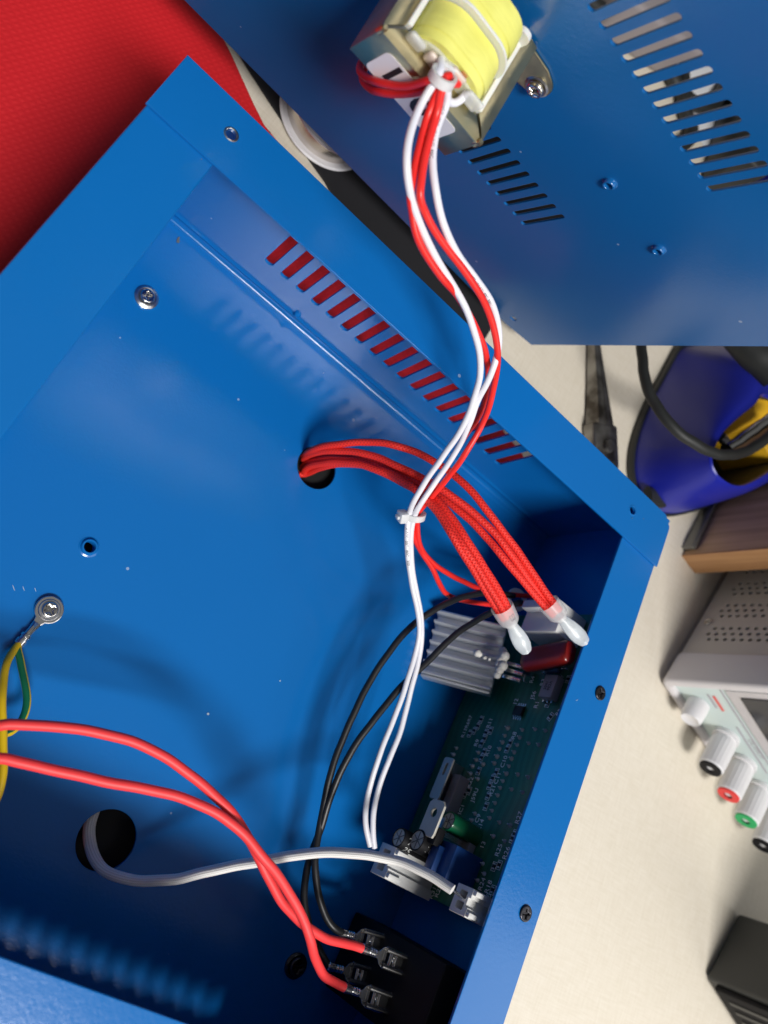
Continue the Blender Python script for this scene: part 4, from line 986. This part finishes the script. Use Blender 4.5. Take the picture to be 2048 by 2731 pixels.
gi, gk = min(((i, k) for i in range(1, 10) for k in range(96)), key=lambda t: (lambda a: math.hypot(a[0] - gp[0], a[1] - gp[1]) + (0 if (rings[t[0]][t[1]] - co).dot(CAM - co) > 0 else 0))(proj(rings[t[0]][t[1]])) if rings[t[0]][t[1]].y < co.y else 1e9)
gpt = rings[gi][gk]; gn = (rings[gi][(gk + 1) % 96] - rings[gi][gk - 1]).cross(rings[gi + 1][gk] - rings[gi - 1][gk]).normalized()
if gn.dot(CAM - gpt) < 0: gn = -gn
g1, g2 = at(c7(990, 985), gpt.z), at(c7(1105, 1000), gpt.z)
gpath = [g1.lerp(g2, k / 10) for k in range(11)]
finish('rubber_grip', tube_mesh('rubber_grip', gpath, [.0058 * math.sqrt(max(.05, 1 - max(0, (k - 6) / 4.2) ** 2)) for k in range(11)], 20, flat=.55), 'rubber', st, None, 60)
wire('iron_holder', [at(c7(1500, 80), -.020), at(c7(1600, 190), -.014), at(c7(1720, 300), -.008)], .010, 'rubber', st, 24)
q = at(c7(1560, 560), -.040)
b = MB(); b.lathe([(.0, .006), (.016, .006), (.0205, .003), (.0215, -.004), (.0215, -.03)], 36); b.build('yellow_cup', 'brass_yellow', st, T3(.352, .135, -.040))
b = MB(); b.box((-.013, -.024, -.004), (.002, .02, .004), .0015); b.build('yellow_block', 'brass_yellow', st, align(q, (-.2, -.2, .9), (.8, -.5, 0)))
wire('steel_tube', [at(c7(1430, 730), -.034), at(c7(1540, 660), -.030), at(c7(1680, 560), -.024)], .0042, 'shiny_screw', st)
wire('steel_tip', [at(c7(1400, 655), -.036), at(c7(1430, 690), -.036)], .0028, 'bare_steel', st)
cb_pts = [at(dd(1388, 700), -.045), at(dd(1386, 760), -.040), at(dd(1392, 810), -.036), at(dd(1412, 868), -.032), at(dd(1450, 918), -.026), at(dd(1500, 958), -.022), at(dd(1555, 982), -.020), at(dd(1610, 976), -.020), at(dd(1650, 952), -.018), at(dd(1700, 905), -.016)]
o, _ = wire('iron_cable', cb_pts, .0027, 'rubber', n=16); tag(o, 'thick black rubber cable curving over the blue stand', 'cable')

# plank standing behind the power supply
pa, pb, pc = at(c7(1180, 1318), ZT), at(c7(1240, 1445), ZT), at(c7(1300, 1080), ZT)
xd = (pb - pa); th = xd.length; yd = (pc - pa).normalized(); yd.z = 0; yd.normalize(); xd = Vector((yd.y, -yd.x, 0))
pk = empty('wood_plank', pa, 'upright brown wooden plank with pale front edge beside the power supply', 'plank')
Mx = axes(pa, xd, yd, (0, 0, 1))
b = MB(); b.box((0, .0012, .0004), (th * .92, .14, .19), .0006); b.build('board', 'wood', pk, Mx)
b = MB(); b.box((-.0003, 0, .0002), (th * .92 + .0003, .0014, .1903), .0003); b.build('front_edge', 'wood_edge', pk, Mx)
b = MB(); b.box((-.0035, .004, .0002), (-.0006, .060, .0085), .0004); b.build('metal_strip', 'grey_steel', pk, Mx)

# bench power supply
ps0 = at(cz(135, 860), ZT); pth = math.radians(-16.5)
PX, PY = Vector((math.cos(pth), math.sin(pth), 0)), Vector((-math.sin(pth), math.cos(pth), 0))
MP = axes(ps0, PX, PY, (0, 0, 1))
ps = empty('power_supply', ps0, 'off white bench power supply with coloured output posts', 'power supply', M=MP)
sh = []
BD, HP = .0225, .19
rows = []
for g0 in (.0345, .0535, .0725, .0915):
    for r_, off in ((0, .0022), (.0044, 0), (.0088, .0022)):
        for k in range(20):
            rows.append(circ(g0 + r_, .0145 + off + k * .0050, .00125, 10))
# side panel: local x = back, y = up
me = plate(rect(BD, .004, .20, HP - .004), rows, .0012, .0002)
finish('side_panel', me, 'psu_shell', ps, MP @ axes((.0030, 0, 0), (0, 1, 0), (0, 0, 1), (1, 0, 0)))
b = MB(); b.box((.0200, BD, .0045), (.16, .20, HP - .005)); b.build('inner_box', 'dark_hole', ps, MP)
b = MB(); b.box((.0036, BD, .0040), (.165, .2, .0052)); b.build('bottom_panel', 'psu_shell', ps, MP)
for k in range(2):
    b = MB(); b.lathe([(0, 0), (.007, 0), (.006, .0045), (0, .0045)], 20); b.build('foot', 'rubber', ps, MP @ T3(.02, .05 + .1 * k, .0001))
zh = lambda y, z: MP @ Vector((.0022, y, z))
screw_parts(.0024, .001, MP @ axes((.0023, .0480, .0105), (0, 1, 0), (0, 0, 1), (-1, 0, 0)), 'screw', 'shiny_screw', ps)
b = MB(); ol = rrect(.0, .0015, .172, HP, .006, 6)
il = rrect(.0060, .0065, .166, HP - .006, .003, 4)
me = plate([(x, z) for x, z in ol], [il], BD, .0022, 4)
finish('bezel', me, 'psu_bezel', ps, MP @ axes((0, BD / 2, 0), (1, 0, 0), (0, 0, 1), (0, -1, 0)))
b = MB(); b.box((.0052, .0034, .0058), (.1668, .0060, HP - .0055)); b.build('front_panel', 'psu_panel', ps, MP)
b = MB(); b.box((.0080, .0020, .0375), (.164, .0036, HP - .010), .0006); b.build('screen_surround', 'psu_bezel', ps, MP)
b = MB(); b.box((.0120, .0010, .0450), (.160, .0024, HP - .016), .0003); b.build('screen', 'screen', ps, MP)
FP = lambda x, z: MP @ axes((x, .0033, z), (1, 0, 0), (0, 0, 1), (0, -1, 0))
def post(x, z, m, lb):
    b = MB()
    prof = []
    n = 40
    rings = []
    for zz, r in ((0, .0072), (.0024, .0074), (.0026, .0060), (.0048, .0060), (.0050, .0067), (.0052, .0068), (.0220, .0066), (.0228, .0060)):
        rings.append([((r + (.00018 if .0049 < zz < .0221 and i % 2 else 0)) * math.cos(2 * math.pi * i / n), (r + (.00018 if .0049 < zz < .0221 and i % 2 else 0)) * math.sin(2 * math.pi * i / n), zz) for i in range(n)])
    b.loft(rings); o = b.build('binding_post', 'post_white', ps, FP(x, z), 20)
    b = MB(); b.lathe([(.0022, .0226), (.0024, .0238), (.0058, .0238), (.0060, .0229)], 32); b.build('post_cap', m, o, FP(x, z))
    b = MB(); b.lathe([(0, .0200), (.0023, .0200), (.0023, .0238)], 20); b.build('post_socket', 'dark_hole', o, FP(x, z))
for k, m_ in enumerate(('black_plastic', 'post_red', 'post_green', 'black_plastic')): post(.0465 + .0215 * k, .0190, m_, '')
b = MB(); b.lathe([(.0060, 0), (.0062, .004), (.0058, .0105), (.0050, .0120), (.0040, .0112), (0, .0110)], 36); b.build('knob', 'post_white', ps, FP(.0215, .0145))
b = MB(); b.box((.0088, .0029, .0340), (.164, .0033, .0346)); b.build('panel_line', 'ink_grey', ps, MP)
b = MB(); b.box((.0140, .0030, .0268), (.0255, .0033, .0282)); b.build('panel_print', 'ink_red', ps, MP)
b = MB(); b.box((.0130, .0030, .0240), (.0235, .0033, .0250)); b.build('panel_print', 'ink_grey', ps, MP)
b = MB(); b.box((.0380, .0030, .0290), (.075, .0033, .0297)); b.build('panel_print', 'ink_grey', ps, MP)
finish('panel_text', text_mesh('OUTPUT', .004), 'ink_grey', ps, FP(.055, .0320))

# dark box at the lower right
ka, kb = at(c8(1190, 1672), ZT), at(c8(1035, 1978), ZT)
yd = (ka - kb); yd.z = 0; Lk = yd.length; yd.normalize(); xd = Vector((yd.y, -yd.x, 0))
Mx = axes(kb, xd, yd, (0, 0, 1))
bk_ = empty('charcoal_box', kb, 'dark charcoal plastic box standing at the edge of the table', 'box')
b = MB(); b.box((0, 0, .0012), (.10, Lk, .12), .0025, 3); b.build('body', 'charcoal', bk_, Mx)
b = MB(); b.box((.004, -.0030, .006), (.096, .0003, .115), .0008); b.build('front_plate', 'black_plastic', bk_, Mx)
for k in range(10):
    b = MB(); b.box((.010 + k * .008, -.0036, .012), (.013 + k * .008, -.0028, .108), .0003); b.build('front_rib', 'charcoal', bk_, Mx)
for k in range(2):
    b = MB(); b.lathe([(0, 0), (.004, 0), (.004, .0016), (0, .0016)], 16); b.build('foot', 'rubber', bk_, Mx @ T3(.012 + .07 * k, .015, .0001))

# things behind the cover panel, seen in slivers through its slots
b = MB(); b.box((-.035, -.03, 0), (.035, .03, .030), .004, 3); o = b.build('grey_tray', 'grey_plastic', None, T3(.165, .345, ZT + .0002) @ RZ(25)); tag(o, 'grey plastic tray behind the cover panel, seen through its slots', 'tray')
b = MB(); b.mesh(plate(rrect(-.05, -.035, .05, .035, .004), [], .0004, .0001)); o = b.build('paper_sheet', 'label_white', None, T3(.235, .375, ZT + .0008) @ RZ(-30)); tag(o, 'white paper sheet on the table far behind the cover panel', 'paper')
b = MB(); b.box((-.011, -.05, 0), (.011, .05, .035), .003, 3); o = b.build('black_case', 'charcoal', None, T3(.268, .345, ZT + .0012) @ RZ(8)); tag(o, 'narrow black case behind the lower slots of the cover panel', 'case')
b = MB(); b.box((-.04, -.05, 0), (.04, .05, .040), .006, 3); o = b.build('blue_station', 'cobalt', None, T3(.325, .355, ZT + .0003) @ RZ(8)); tag(o, 'cobalt blue station box behind the lowest slots of the cover panel', 'station')
for k, (q, lb) in enumerate(((((.10, .30), (.15, .318), (.19, .352), (.21, .33), (.245, .345), (.25, .40)), 'black cable behind the slotted panel, the nearer one'), (((.12, .43), (.17, .385), (.20, .372), (.225, .322), (.24, .31), (.22, .25)), 'black cable behind the slotted panel, the farther one'))):
    o, _ = wire('power_cable', [Vector((x, y, ZT + .006)) for x, y in q], .0045, 'rubber', n=12, step=.004); tag(o, lb, 'cable', 'cables behind the cover panel')
